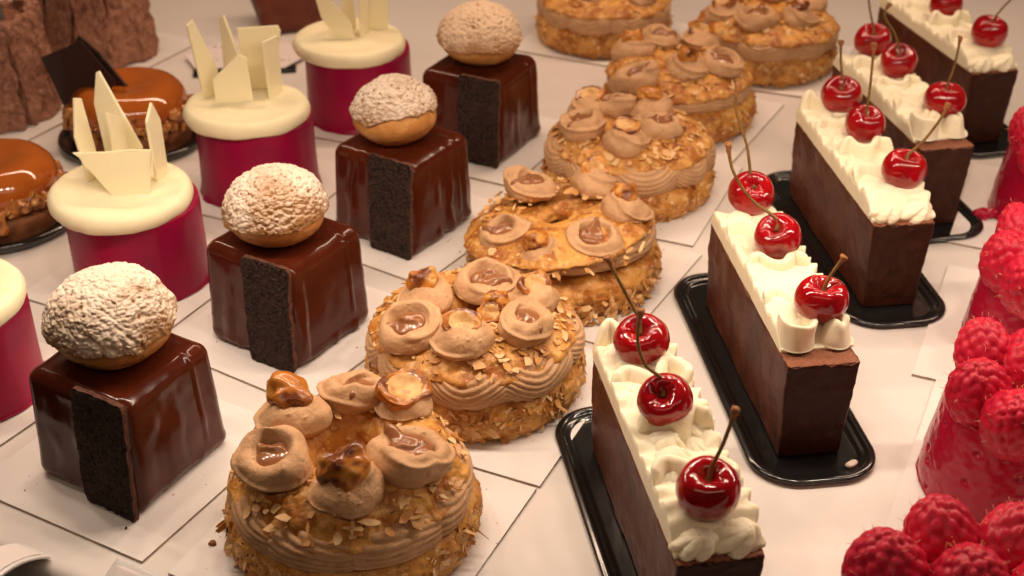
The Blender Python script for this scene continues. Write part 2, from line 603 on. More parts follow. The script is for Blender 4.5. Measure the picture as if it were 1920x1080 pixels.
def make_choux(seed, rx, rz, crack, tilt, low=-.12):
    """golden puff (lat-long) and its cracked sugar crust (cap on the same ellipsoid)"""
    k, n = 60, 120
    ph = np.linspace(-np.pi / 2 + 1e-3, np.pi / 2 - 1e-3, k)
    th = np.linspace(0, 2 * np.pi, n, endpoint=False)
    D = np.stack([np.cos(ph)[:, None] * np.cos(th), np.cos(ph)[:, None] * np.sin(th), np.repeat(np.sin(ph)[:, None], n, 1)], 2).reshape(-1, 3)
    F = grid_faces(k, n, False, True)[:, ::-1]
    rad = 1 + .05 * fbm(D * 1.3, 3, seed) + .015 * fbm(D * 5, 3, seed + 4)
    V = bun(D, rx, rz) * (rad - .03)[:, None]
    base = mesh('choux_puff', V, F, M['choux'])
    # crust
    k, n = 150, 380
    t = np.linspace(0, 1, k)
    lowth = low + .11 * np.array(vn(np.stack([np.cos(th0 := np.linspace(0, 2 * np.pi, n, endpoint=False)) * 1.6, np.sin(th0) * 1.6, 0 * th0], 1), seed + 8)) \
        + .05 * np.array(vn(np.stack([np.cos(th0) * 5, np.sin(th0) * 5, 0 * th0], 1), seed + 18))
    ph = (np.pi / 2 - 1e-3) + (lowth[None, :] - np.pi / 2) * t[:, None]
    D = np.stack([np.cos(ph) * np.cos(th0), np.cos(ph) * np.sin(th0), np.sin(ph)], 2).reshape(-1, 3)
    rad = 1 + .05 * fbm(D * 1.3, 3, seed) + .015 * fbm(D * 5, 3, seed + 4)
    P = bun(D, rx, rz)
    wp = P + .09 * np.stack([fbm(P * 1.1, 2, seed + 31), fbm(P * 1.1, 2, seed + 32), fbm(P * 1.1, 2, seed + 33)], 1)
    f1, f2, h = worley(wp * 1.3, seed)
    g1, g2, h2 = worley(wp * 3.5, seed + 50)
    q1, q2, h3 = worley(wp * 6.2, seed + 90)
    p1, p2, hp = worley(wp * 2.5, seed + 130)
    mask = sstep(-.3, .35, fbm(P * .5, 2, seed + 77) - .35 * (P[:, 2] / rz - .45))
    ball = np.sqrt(np.maximum(0, 1 - (g1 / .74) ** 2)) * (.45 + .55 * h2)
    ball2 = np.sqrt(np.maximum(0, 1 - (q1 / .74) ** 2)) * (.4 + .6 * h3)
    pit = (hp > .30) * sstep(.12 + .28 * hp, .04, p1)
    crk = sstep(.07, .0, f2 - f1) * sstep(.3, .8, h)
    hgt = crack * (.07 * h + .145 * ball * (.55 + .45 * mask) + .075 * ball2 - .09 * pit - .03 * crk) + .02 * fbm(P * 8, 3, seed + 6)
    tt = np.repeat(t[:, None], n, 1).ravel()
    lip = np.sin(np.clip((tt - .93) / .07, 0, 1) * np.pi / 2)
    hgt = (hgt + .07) * (1 - lip ** 2) - .12 * lip ** 3
    V = P * (rad - .02)[:, None] + D * hgt[:, None]
    F = grid_faces(k, n, False, True)
    N = vnormals(V, F)
    dust = .10 + .36 * sstep(.02, .16, hgt) + .44 * sstep(.1, .95, N[:, 2]) + .62 * fbm(P * .55, 3, seed + 12) - .45 * pit - .1 * crk
    dust = dust + .16 * fbm(P * 7, 3, seed + 13) - .22 * mask * (1 - sstep(.2, 1.6, P[:, 2])) - .55 * sstep(.35, -.25, np.sin(ph.ravel()))
    crust = (V, F, dust)
    return base, crust


cubes = [(-17.99, 51.06, 16.4), (-12.13, 62.54, 12.2), (-6.73, 74.43, 11.8), (-2.19, 86.74, 18.2)]
choux_off = [(-.17, .5, 2.82, 2.42), (-.15, -.25, 2.66, 2.30), (-.24, 0, 2.56, 2.35), (-.02, .4, 2.80, 2.5)]
cube_lab = ['glossy chocolate cube cake nearest the front, sugar-dusted choux on top, crumb beside it',
            'glossy chocolate cube cake second from the front with a dripping left side',
            'chocolate cube cake third from the front, choux split open showing a golden seam',
            'farthest chocolate cube cake, its choux crust tan without white sugar']
for i, ((x, y, t), (ox, oy, rx, rz)) in enumerate(zip(cubes, choux_off)):
    yaw = 45 + t
    board(x + (.0, .15, .1, 0)[i], y + .1, yaw, 5.5, 5.25,
          ['white cake board under the nearest chocolate cube', 'white cake board under the second chocolate cube from the front',
           'white cake board under the third chocolate cube from the front', 'white cake board under the farthest chocolate cube'][i])
    r = thing('chocolate_cube_cake', cube_lab[i], 'cake', (x, y, 0), R(yaw), 'chocolate cube cakes')
    put('glaze_body', make_glaze(20 + i * 7, (.07, .32, .40, .22)[i]), r)
    st = put('sponge_strip', make_strip(5 + i), r, (-3.33, -1.80 + (.0, .08, .1, .12)[i], 3.12 + BT), (R((1.0, -1, .5, 0)[i]), R(3.0), R((-1.5, 1, 0, 0)[i])))
    st['label'] = 'dark porous chocolate sponge strip leaning on the side'
    # choux: offsets are in scene axes, turn them into the cake's own
    c_, s_ = math.cos(-R(yaw)), math.sin(-R(yaw))
    lx, ly = ox * c_ - oy * s_, ox * s_ + oy * c_
    base, (cv, cf, dust) = make_choux(3 + 13 * i, rx, rz, (.95, .95, .85, .9)[i], 0, (-.02, -.10, .16, -.08)[i])
    ch = put('choux_puff', base, r, (lx, ly, 5.84 + BT + 1.42), (R((4, -3, 0, 2)[i]), R((-3, 2, 6, -3)[i]), R(40 * i)))
    ch['label'] = 'round golden choux puff sitting on the cube'
    cm = mesh('craquelin_crust', cv, cf, M['craquelin'] if i < 3 else M['craquelin_plain'], attr={'dust': dust - (0, .05, -.12, .0)[i]})
    put('craquelin_crust', cm, ch)
    if i == 0:
        V, F, _ = revolve(spline([(.01, -.2), (.3, -.15), (.36, .05), (.2, .22), (.01, .25)], 14), 24)
        N = vnormals(V, F)
        V = V + .14 * fbm(V * 3, 3, 9)[:, None] * N
        V[:, 0] *= 1.5
        q = np.array([2.35, 1.35])
        put('choux_crumb', mesh('choux_crumb', V, F, M['sugar']), r, (1.9, -.45, 6.14 + BT), (0, 0, R(70)))


# ================================================================== purple cylinder cakes
def prism(poly, th, bend=0.0):
    """thin shard: outline in (x,z), thickness along y, gently bent, edges chamfered"""
    P = np.array(poly, float)
    n = len(P)
    c = P.mean(0)
    rings = []
    for yy, sh in ((-th / 2, .035), (-th / 2 + .03, 0), (th / 2 - .03, 0), (th / 2, .035)):
        d = c - P
        d /= np.linalg.norm(d, axis=1, keepdims=True)
        q = P + d * sh
        y = yy + bend * ((q[:, 0] - c[0]) ** 2)
        rings.append(np.stack([q[:, 0], y, q[:, 1]], 1))
    V = np.concatenate(rings)
    F = []
    for k in range(3):
        for i in range(n):
            j = (i + 1) % n
            F.append((k * n + i, k * n + j, (k + 1) * n + j, (k + 1) * n + i))
    F.append(tuple(range(n))[::-1])
    F.append(tuple(3 * n + i for i in range(n)))
    return V, F


def jelly_mesh(seed):
    prof = spline([(.02, 5.05), (2.5, 5.05), (3.55, 5.02), (3.74, 4.85), (3.76, 3.5), (3.80, 1.5), (3.84, .45), (3.95, .12), (4.0, 0), (3.6, -.0)], 90)
    V, F, TH = revolve(prof, 220)
    F = F[:, ::-1]
    N = vnormals(V, F)
    P = np.stack([np.cos(TH) * 3, np.sin(TH) * 3, V[:, 2] * .4], 1)
    d = .035 * vn(P * .6, seed) + .012 * vn(P * 2.2, seed + 1)
    f1, f2, h = worley(P * 1.3 + V * .6, seed + 9)
    d -= .05 * (h > .86) * sstep(.16, .05, f1)
    sm = np.angle(np.exp(1j * (TH - 4.1)))
    d += .03 * sstep(-.02, .02, sm) * sstep(.5, .1, sm)
    foot = np.exp(-(V[:, 2] / .3) ** 2)
    d += foot * .16 * np.maximum(-.3, vn(P * 1.5, seed + 3))
    V = V + N * d[:, None]
    V[:, 2] = np.maximum(V[:, 2], 0) + BT
    return mesh('jelly_body', V, F, M['purple'])


def disc_mesh(seed):
    prof = spline([(.02, 1.0), (1.5, 1.0), (2.9, 1.0), (3.5, 1.0), (3.84, .88), (4.02, .52), (3.94, .14), (3.66, -.02), (3.2, -.06), (.02, -.06)], 64)
    V, F, TH = revolve(prof, 130)
    F = F[:, ::-1]
    N = vnormals(V, F)
    d = .045 * vn(V * .5, seed) + .03 * vn(V * 1.4, seed + 1) + .012 * fbm(V * 4, 2, seed + 2)
    top = sstep(.8, 1.0, V[:, 2])
    d += top * .035 * np.sin(np.hypot(V[:, 0], V[:, 1]) * 3.2 + 2 * vn(V * .4, seed + 3))
    V = V + N * d[:, None]
    return mesh('vanilla_cream_disc', V, F, M['vcream'])


jelly, discs = [jelly_mesh(3), jelly_mesh(8)], [disc_mesh(2), disc_mesh(12)]
TOPZ = 5.95 + BT
# (outline x,z ; base x,y ; yaw ; lean about x ; lean about y)
shards = {
    0: [],
    1: [([(-.85, 0), (.95, .05), (1.35, 2.55), (.3, 2.62), (-1.0, 2.55), (-2.9, 2.5), (-2.6, 2.25)], (.40, -1.15), 4, -6, 0, .035),
        ([(-.55, 0), (.55, 0), (.42, 1.5), (.3, 4.9), (-.15, 5.1), (-.75, 3.0)], (-2.05, .75), 58, -2, -3, 0),
        ([(-1.1, 0), (1.0, 0), (1.5, 1.5), (-.55, 5.85), (-.75, 5.75), (-1.3, 3.9)], (-.75, 2.1), -22, -2, -3, 0),
        ([(-.7, 0), (.6, 0), (.8, 3.6), (-.5, 4.6)], (-.35, .7), 74, 0, -5, 0),
        ([(-.7, 0), (.75, 0), (1.0, 3.2), (.3, 4.6), (-.6, 3.9)], (1.62, 1.0), 80, 0, -4, .03)],
    2: [([(-1.25, 0), (1.15, -.1), (.85, 2.9), (.4, 3.2), (-1.35, 1.6)], (-1.0, -.2), 12, -4, 2, .02),
        ([(-.7, 0), (.6, 0), (.75, 1.6), (-.25, 5.3), (-.75, 5.1)], (-2.7, 1.0), 48, -2, -5, 0),
        ([(-.8, 0), (.9, 0), (.9, 2.4), (-.2, 4.9), (-.6, 4.7)], (-1.55, 2.2), -40, 0, 0, 0),
        ([(-1.1, 0), (.85, 0), (1.45, 4.0), (1.3, 4.35), (-1.3, 4.1)], (.25, 2.2), 2, 2, 2, .03),
        ([(-.7, 0), (.7, 0), (.95, 3.7), (-.7, 3.9)], (1.35, 1.15), 66, 0, -3, .06)],
    3: [([(-.5, 0), (.6, .1), (.3, 1.2), (-1.9, 3.9), (-2.3, 3.6), (-1.8, 1.6)], (-.55, -.75), 6, -3, 2, .02),
        ([(-.6, 0), (.7, 0), (.6, 4.4), (-.5, 4.9)], (-.5, .7), 60, 0, -4, 0),
        ([(-.6, 0), (.7, 0), (.8, 4.2), (-.6, 4.6)], (.55, .1), 72, 0, 2, 0),
        ([(-.6, 0), (.8, 0), (.9, 4.2), (-.6, 4.6)], (1.35, 1.3), 10, 0, 4, 0)],
}
cyls = [(-27.9, 56.6), (-21.55, 68.0), (-16.57, 79.8), (-11.1, 91.6)]
cyl_lab = ['purple berry cake with pale cream top cut off by the left edge',
           'purple berry cake with white shards, beside the nearest choux cube',
           'purple berry cake with white shards, second from the back of its row',
           'farthest purple berry cake, its white shards cut off by the top edge']
for i, (x, y) in enumerate(cyls):
    board(x, y, 60 + 3 * i, 5.0, 5.0, ['white cake board under the purple cake at the left edge', 'white cake board under the purple cake beside the nearest choux',
          'white cake board under the second purple cake from the back', 'white cake board under the farthest purple cake'][i])
    r = thing('berry_cylinder_cake', cyl_lab[i], 'cake', (x, y, 0), 0, 'purple berry cylinder cakes')
    put('jelly_body', jelly[i % 2], r, (0, 0, 0), (0, 0, R(70 * i)))
    off = [(-.2, -.1), (-.5, -.2), (-.35, -.2), (-.5, -.2)][i]
    put('vanilla_cream_disc', discs[i % 2], r, (off[0], off[1], 4.98 + BT), (R((0, 1.5, 1, -1)[i]), R((0, -1, -1, 1)[i]), R(100 * i)))
    for (poly, (bx, by), yw, lx, ly, bd) in shards[i]:
        V, F = prism([(a, b - .35 * (b <= .1)) for a, b in poly], .17, bd)
        put('white_chocolate_shard', mesh('white_chocolate_shard', V, F, M['wchoc'], smooth=False), r, (bx, by, TOPZ - .02), (R(lx), R(ly), R(yw)))


# ================================================================== praline rings (choux rings with praline cream)
def ring_bottom(seed):
    prof = spline([(4.9, 0.0), (5.4, .35), (5.58, 1.0), (5.5, 1.6), (5.1, 2.15), (4.2, 2.45), (2.8, 2.45), (1.8, 2.2), (1.5, 1.2), (1.7, .05), (3.2, 0)], 100, True)
    V, F, TH = revolve(prof, 300, True)
    F = F[:, ::-1]
    N = vnormals(V, F)
    if (N[:, :2] * V[:, :2]).sum(1)[np.hypot(V[:, 0], V[:, 1]) > 5].mean() < 0:
        F = F[:, ::-1]
        N = -N
    side = 1 - np.abs(N[:, 2])
    lay = V[:, 2] * 2.6 + 1.6 * fbm(V * np.array([.45, .45, .5]), 3, seed + 2)
    d = .20 * fbm(V * .8, 3, seed) + .09 * fbm(V * 2.6, 3, seed + 1) + side * .12 * (np.abs((lay % 1) - .5) * 2 - .5)
    V = V + N * d[:, None]
    V[:, 2] = np.maximum(V[:, 2], 0) + BT
    return mesh('bottom_pastry', V, F, M['pastry'])


def ring_top(seed, lip=3.35, rise=1.45, Ro=5.1, hole=1.42):
    z = lip
    prof = spline([(Ro + .02, z - .10), (Ro + .12, z + .02), (Ro - .2, z + .30), (4.2, z + rise * .70), (3.3, z + rise), (2.3, z + rise * .98), (hole + .28, z + rise * .7),
                   (hole, z + .3), (hole + .18, z - .05), (2.4, z + .1), (3.6, z + .1), (4.5, z - .05)], 110, True)
    V, F, TH = revolve(prof, 320, True)
    N = vnormals(V, F)
    if N[np.argmax(V[:, 2]), 2] < 0:
        F = F[:, ::-1]
        N = -N
    rr = np.hypot(V[:, 0], V[:, 1])
    P = np.stack([np.cos(TH) * 2, np.sin(TH) * 2, 0 * TH], 1)
    rag = .12 * vn(P * 1.1, seed + 5) + .12 * vn(P * 4.2, seed + 6) + .07 * vn(P * 9, seed + 7)
    edge = sstep(4.0, Ro, rr)
    V[:, 0] += np.cos(TH) * rag * edge
    V[:, 1] += np.sin(TH) * rag * edge
    V[:, 2] += edge * .16 * vn(P * .9, seed + 8)
    f1, f2, h = worley(V * np.array([.9, .9, .9]), seed + 20)
    d = .15 * fbm(V * .65, 3, seed) + .055 * fbm(V * 3.2, 3, seed + 1) + .13 * (h - .5) * sstep(.0, .10, f2 - f1)
    V = V + N * d[:, None]
    V[:, 2] += BT
    return mesh('top_pastry', V, F, M['pastry'])


def ring_cream(seed, kind, Ro, z0=2.05, z1=3.6, lobes=9):
    zc, hz = (z0 + z1) / 2, (z1 - z0) / 2
    prof = spline([(Ro - .5, z0), (Ro - .1, zc - hz * .55), (Ro, zc), (Ro - .12, zc + hz * .55), (Ro - .6, z1), (4.0, z1 + .1), (2.4, z1 + .1),
                   (1.75, z1 - .1), (1.5, zc), (1.75, z0), (3.0, z0 - .1), (4.0, z0 - .1)], 150, True)
    n = 520
    V, F, TH = revolve(prof, n, True)
    N = vnormals(V, F)
    rr = np.hypot(V[:, 0], V[:, 1])
    if (N[:, :2] * V[:, :2]).sum(1)[rr > Ro - .2].mean() < 0:
        F = F[:, ::-1]
        N = -N
    t = (V[:, 2] - zc) / hz
    outer = sstep(3.6, 4.6, rr)
    jit = .5 * vn(np.stack([np.cos(TH) * 1.5, np.sin(TH) * 1.5, 0 * TH], 1), seed)
    u = TH / (2 * np.pi) * lobes + jit * .5
    s = ((u % 1) - .5) * 2
    lid = np.floor(u)
    if kind == 'lobe':
        bulge = .34 * (np.sqrt(np.clip(1 - (s * .96) ** 2, 0, 1)) - .6)
        ph = (t * 1.0 - .85 * s * s + .12 * np.sin(lid * 5.1)) * 4.0
        rid = np.abs(np.sin(ph * np.pi / 1.25))
        d = outer * (bulge + .15 * (rid ** .7 - .5))
    elif kind == 'rope':
        bulge = .20 * (np.sqrt(np.clip(1 - (s * .96) ** 2, 0, 1)) - .6)
        ph = t * 3.4 + u * .9 + .6 * s * t + .5 * vn(V * .7, seed + 4)
        rid = np.abs(np.sin(ph * np.pi))
        d = outer * (bulge + .15 * (rid ** .8 - .5))
    else:
        ph = t * 2.2 + .25 * np.sin(u * 2 * np.pi) + .3 * vn(V * .6, seed + 4)
        rid = np.abs(np.sin(ph * np.pi))
        d = outer * (.09 * (rid - .5) + .06 * vn(V * .5, seed))
    d += (1 - outer) * .07 * np.abs(np.sin(TH * 14 + t * 2)) + .02 * fbm(V * 3, 3, seed + 2)
    V = V + N * d[:, None]
    V[:, 2] += BT - outer * .12 * (kind == 'lobe') * (1 - np.abs(s))
    return mesh('cream_filling', V, F, M['pcream'])


def dollop_mesh(seed, crater):
    if crater:
        prof = [(.02, .25), (.3, .26), (.48, .36), (.60, .54), (.74, .64), (.92, .60), (1.08, .42), (1.14, .2), (1.06, -.02), (.85, -.2)]
    else:
        prof = [(.02, .72), (.25, .72), (.55, .66), (.85, .52), (1.06, .30), (1.12, .1), (1.02, -.1), (.8, -.22)]
    n = 96
    V, F, TH = revolve(spline(prof, 60), n)
    F = F[:, ::-1]
    N = vnormals(V, F)
    P = V * 1.0
    d = .11 * vn(P * 1.1, seed) + .045 * vn(P * 2.6, seed + 1) + .014 * fbm(P * 7, 2, seed + 2)
    sp = (TH / (2 * np.pi) + V[:, 2] * 1.15 + seed * .37) % 1
    d -= .12 * np.exp(-((sp - .5) / .06) ** 2) * sstep(.35, .7, np.hypot(V[:, 0], V[:, 1])) * sstep(-.05, .2, V[:, 2])
    f1_, _, hh_ = worley(V * 4.2, seed + 8)
    d -= .05 * (hh_ > .6) * sstep(.26, .12, f1_)
    V = V + N * d[:, None]
    rr = np.hypot(V[:, 0], V[:, 1])
    th0 = seed * 1.7
    # the piping tail folded over: one side of the rim higher, with a nick
    V[:, 2] += .14 * np.cos(TH - th0) * sstep(.3, .8, rr) * (V[:, 2] > .15)
    tail = np.exp(-((np.angle(np.exp(1j * (TH - th0 - .6)))) / .35) ** 2) * sstep(.5, .8, rr) * sstep(.3, .7, V[:, 2])
    V[:, :2] *= (1 - .16 * tail)[:, None]
    V[:, 2] += .1 * tail
    V[:, 0] *= 1 + .10 * math.sin(seed)
    V[:, 1] *= 1 - .06 * math.sin(seed * 2.1)
    return mesh('cream_dollop', V * np.array([1.32, 1.32, 1.40]), F, M['pcream'])


def praline_mesh(seed):
    V, F, TH = revolve(spline([(.01, .56), (.25, .56), (.46, .52), (.62, .42), (.64, .1)], 22), 40)
    F = F[:, ::-1]
    P = V * 1.0
    fold = np.exp(-((V[:, 0] * math.cos(seed) + V[:, 1] * math.sin(seed) + .25 * vn(V * 2.0, seed)) / .09) ** 2)
    V[:, 2] += .12 * fold * sstep(.55, .3, np.hypot(V[:, 0], V[:, 1])) + .05 * vn(P * 2.2, seed)
    an = np.angle(np.exp(1j * (TH - seed * 2.1)))
    tong = np.exp(-(an / .22) ** 2) * sstep(.35, .6, np.hypot(V[:, 0], V[:, 1]))
    V[:, :2] *= (1 + .75 * tong)[:, None]
    V[:, 2] += .26 * tong * (V[:, 2] > .2) - .10 * tong * sstep(.7, 1.1, np.hypot(V[:, 0], V[:, 1]))
    return mesh('praline_filling', V * np.array([1.25, 1.25, 1.43]), F, M['praline'])


def nut_mesh(seed, half):
    k, n = 26, 40
    ph = np.linspace(-np.pi / 2 + 1e-3, np.pi / 2 - 1e-3, k)
    th = np.linspace(0, 2 * np.pi, n, endpoint=False)
    D = np.stack([np.cos(ph)[:, None] * np.cos(th), np.cos(ph)[:, None] * np.sin(th), np.repeat(np.sin(ph)[:, None], n, 1)], 2).reshape(-1, 3)
    F = grid_faces(k, n, False, True)[:, ::-1]
    V = D * np.array([.72, .62, .62]) * (1 + .24 * vn(D * 1.5, seed) + .10 * vn(D * 3.3, seed + 1))[:, None]
    fm = np.zeros(len(F), int)
    if half:
        V[:, 0] *= 1.12
        # broken nut: a hollow cut face towards +z
        cut = .12 + .08 * vn(V * 3, seed + 3)
        rr = np.hypot(V[:, 0] / .72, V[:, 1] / .62)
        V[:, 2] = np.where(V[:, 2] > cut, cut - .22 * np.maximum(0, .75 - rr), V[:, 2])
        c = V[F].mean(1)
        fm = ((c[:, 2] > -.16) & (np.hypot(c[:, 0] / .72, c[:, 1] / .62) < .78)).astype(int)
    return mesh('caramelised_hazelnut', V, F, [M['hazelnut'], M['nutmeat']], fm=fm)


def flakes_mesh(seed, n_top, n_side, lip, rise, husk, dark=False):
    """almond flakes (or dark husks) stuck to the pastry, far too many to count"""
    rs = np.random.RandomState(seed)
    Vs, Fs = [], []
    c = 0
    for q in range(n_top + n_side):
        a = rs.rand() * 2 * np.pi
        if q < n_top:
            r_ = 2.0 + 3.05 * rs.rand() ** .8
            u = (5.1 - r_) / 1.8
            zz = lip + rise * min(1, max(0, u)) ** .62 + .06
            nrm = np.array([math.cos(a) * .55 * (1 - u * .7), math.sin(a) * .55 * (1 - u * .7), 1.0])
        else:
            zz = .15 + 1.7 * rs.rand()
            r_ = 5.52 - .25 * abs(zz - 1.1)
            nrm = np.array([math.cos(a), math.sin(a), .25])
        p = np.array([math.cos(a) * r_, math.sin(a) * r_, zz + BT])
        nrm /= np.linalg.norm(nrm)
        t1 = np.cross(nrm, rs.randn(3))
        t1 /= np.linalg.norm(t1)
        t2 = np.cross(nrm, t1)
        if husk:
            L_, W_ = .07 + .13 * rs.rand(), .025 + .035 * rs.rand()
        else:
            L_, W_ = .10 + .34 * rs.rand() ** 1.5, .07 + .17 * rs.rand()
        m = 7
        lift = .0 + .08 * rs.rand()
        tilt = rs.randn(2) * (.14 if q < n_top else .4)
        ring = []
        for j in range(m):
            b = 2 * np.pi * j / m
            rj = 1 + .35 * rs.randn() * .6
            x_, y_ = math.cos(b) * L_ * rj, math.sin(b) * W_ * rj
            ring.append(p + t1 * x_ + t2 * y_ + nrm * (lift + tilt[0] * x_ + tilt[1] * y_ + .25 * x_ * x_))
        ring = np.array(ring)
        Vs += [ring, ring - nrm * .045]
        Fs.append(tuple(c + j for j in range(m)))
        Fs.append(tuple(c + m + j for j in range(m))[::-1])
        for j in range(m):
            Fs.append((c + j, c + m + j, c + m + (j + 1) % m, c + (j + 1) % m))
        c += 2 * m
    return mesh('almond_flakes', np.concatenate(Vs), Fs, M['husk'] if husk else (M['flake2'] if dark else M['flake']), smooth=False)


rb = [ring_bottom(4), ring_bottom(14)]
tops = {'low': ring_top(5, 3.2, 1.6, 4.95), 'mid': ring_top(25, 3.45, 1.15, 5.1, .9), 'flat': ring_top(45, 3.4, 1.0, 5.25, .6)}
crm = {'rope': ring_cream(1, 'rope', 5.22, 1.75, 3.5), 'lobe': ring_cream(2, 'lobe', 5.38, 2.0, 3.65), 'thin': ring_cream(3, 'thin', 5.15, 2.2, 3.6)}
craters = [dollop_mesh(s, True) for s in (1, 2, 3, 5)]
mounds = [dollop_mesh(s, False) for s in (4, 6, 7)]
pral = [praline_mesh(s) for s in (1, 2, 3)]
nuts = [nut_mesh(1, False), nut_mesh(3, True), nut_mesh(6, False), nut_mesh(9, True)]

PB = [
    dict(p=(-7, 46), cream='rope', top='low', rz=20, d=[(-2.86, -1.51, 'c', 1.05), (.33, -3.2, 'n', 1.0), (2.7, -1.22, 'c', 1.22), (.1, 3.2, 'c', 1.05), (2.1, 2.7, 'n', .95), (-2.62, 1.57, 'n', 1.08)],
         ring=(10.5, 5.6), label='praline ring nearest the front, open hole with ridged cream showing'),
    dict(p=(-1.86, 57.35), cream='lobe', top='mid', rz=75, d=[(-3.0, -2.1, 'c', 1.05), (-.64, -3.1, 'n', 1.0), (2.51, -1.9, 'c', 1.0), (-2.5, .5, 'n', 1.0), (.56, 1.7, 'c', 1.05), (2.9, .4, 'n', .98), (.94, -1.0, 'h', 1)],
         label='praline ring second from the front with bulging ridged cream lobes'),
    dict(p=(3.13, 68.4), cream='thin', top='flat', rz=150, tilt=(6.5, -3.0), d=[(-2.04, 1.9, 'c', 1.05), (-3.5, -2.2, 'c', .95), (-1.7, -4.1, 'n', .95), (1.27, -3.4, 'c', 1.0), (1.61, 2.0, 'n', 1.0), (3.3, -.7, 'n', 1.0)],
         label='praline ring third from the front, behind the long cherry stem'),
    dict(p=(7.6, 79.5), cream='lobe', top='mid', rz=200, d=[(-3.1, -.73, 'c', 1.1), (-.49, -2.9, 'n', 1.05), (1.6, -1.1, 'c', 1.05), (-.78, 2.4, 'c', 1.0), (1.4, 1.9, 'n', 1.0), (-2.6, 2.4, 'n', .9)],
         label='praline ring fourth from the front, dark caramel nut in its middle'),
    dict(p=(12.0, 90.8), cream='thin', top='mid', rz=290, d=[(-3.2, -2.9, 'c', 1.0), (-3.2, 1.4, 'n', 1.0), (-1.06, 3.1, 'c', 1.0), (1.8, 3.2, 'n', 1.0), (.2, -2.3, 'n', 1.05), (2.7, -1.6, 'c', 1.0)],
         label='praline ring fifth from the front crowned with several caramel nuts'),
    dict(p=(20.1, 101.5), cream='lobe', top='flat', rz=20, d=[(-1.4, -2.6, 'c', 1.05), (-3.6, -.6, 'n', 1.0), (1.9, -2.2, 'n', 1.0), (1.15, 3.0, 'c', 1), (-2.3, 3.0, 'c', 1), (3.2, 1, 'n', 1)],
         label='blurred praline ring at the top edge beside the cherry cakes'),
    dict(p=(7.6, 107.2), cream='lobe', top='flat', rz=100, d=[(2.6, -2.4, 'n', 1.0), (-.64, -2.24, 'c', 1), (-2.11, 3.0, 'c', 1), (2.34, 3.0, 'n', 1), (-3, 0, 'n', 1)],
         label='farthest praline ring cut off by the top edge'),
]
pb_board = ['white cake board under the nearest praline ring', 'white cake board under the second praline ring from the front',
            'white cake board under the third praline ring from the front', 'white cake board under the fourth praline ring from the front',
            'white cake board under the fifth praline ring from the front', 'white cake board under the praline ring beside the cherry cakes',
            'white cake board under the farthest praline ring']
nn = 0
for i, c in enumerate(PB):
    x, y = c['p']
    board(x + .2, y - .1 - .5 * (i == 1), 65 + (0, 0, -4, 2, -3, 4, 0)[i], 5.9, 6.0, pb_board[i])
    r = thing('praline_ring', c['label'], 'pastry', (x, y, 0), 0, 'praline rings in a row')
    rz = R(c['rz'])
    tx, ty = [R(a) for a in c.get('tilt', (0, 0))]
    put('bottom_pastry', rb[i % 2], r, (0, 0, 0), (0, 0, rz))
    put('cream_filling', crm[c['cream']], r, (0, 0, 0), (tx * .5, ty * .5, rz + 1))
    oz = (0, 0, -.15 if c.get('tilt') else 0)
    ooff = (-.15, -.5, 0) if c.get('tilt') else (0, 0, 0)
    put('top_pastry', tops[c['top']], r, (ooff[0], ooff[1], oz[2]), (tx, ty, rz + 2))
    lip, rise = {'low': (3.2, 1.6), 'mid': (3.45, 1.15), 'flat': (3.4, 1.0)}[c['top']]
    nt_, ns_ = ((130, 420) if i == 0 else (170, 420) if i == 1 else (120, 220))
    fl = put('almond_flakes', flakes_mesh(i * 3 + 1, nt_, ns_, lip, rise, False), r, (ooff[0], ooff[1], 0), (tx, ty, 0))
    fl['kind'] = 'stuff'
    fl = put('toasted_flakes', flakes_mesh(i * 3 + 50, nt_, ns_, lip, rise, False, True), r, (ooff[0], ooff[1], 0), (tx, ty, 0))
    fl['kind'] = 'stuff'
    fl = put('almond_husks', flakes_mesh(i * 3 + 2, nt_ // 3, ns_ // 3, lip, rise, True), r, (ooff[0], ooff[1], 0), (tx, ty, 0))
    fl['kind'] = 'stuff'
    for j, (dx, dy, kd, s) in enumerate(c['d']):
        rad = math.hypot(dx, dy)
        zt = lip + rise * min(1, max(.0, (5.1 - rad) / 1.8)) ** .62 + BT - .12
        zt += dy * math.sin(tx) - dx * math.sin(ty)
        # lean outwards with the dome
        le = -.22 * max(0, rad - 2.2)
        ax = math.atan2(dy, dx)
        rot = Matrix.Rotation(ax, 4, 'Z') @ Matrix.Rotation(-le * .8, 4, 'Y') @ Matrix.Rotation(rng.uniform(0, 6.28), 4, 'Z')
        e = rot.to_euler()
        if kd == 'c':
            dd = put('cream_dollop', craters[(i + j) % 4], r, (dx, dy, zt), e, (s, s, s))
            put('praline_filling', pral[(i + j) % 3], dd, (0, 0, .02), (0, 0, rng.uniform(0, 6)), (.98, .98, 1.0))
        elif kd == 'n':
            put('cream_dollop', mounds[(i + j) % 3], r, (dx, dy, zt), e, (s, s, s * 1.02))
            big = 1.6 if i == 0 else 1.12
            nu = put('caramelised_hazelnut', nuts[nn % 4], r, (dx + rng.uniform(-.15, .15), dy + rng.uniform(-.1, .3), zt + 1.02 * s + .12),
                     (R(rng.uniform(15, 50)), R(rng.uniform(-25, 25)), R(rng.uniform(-60, 60))), (big, big * .95, big * .8))
            nn += 1
        else:
            put('caramelised_hazelnut', nuts[2], r, (dx + .1, dy + .45, zt + .75), (R(30), 0, R(40)), (.9, .9, .9))
            put('caramelised_hazelnut', nuts[3], r, (dx - .15, dy - .35, zt + .55), (R(50), R(10), R(10)), (.8, .8, .8))


# ================================================================== cherry cakes
CW, CL, CH = 3.5, 14.2, 5.3     # width, length, height above the tray floor
TF = .34                        # tray floor


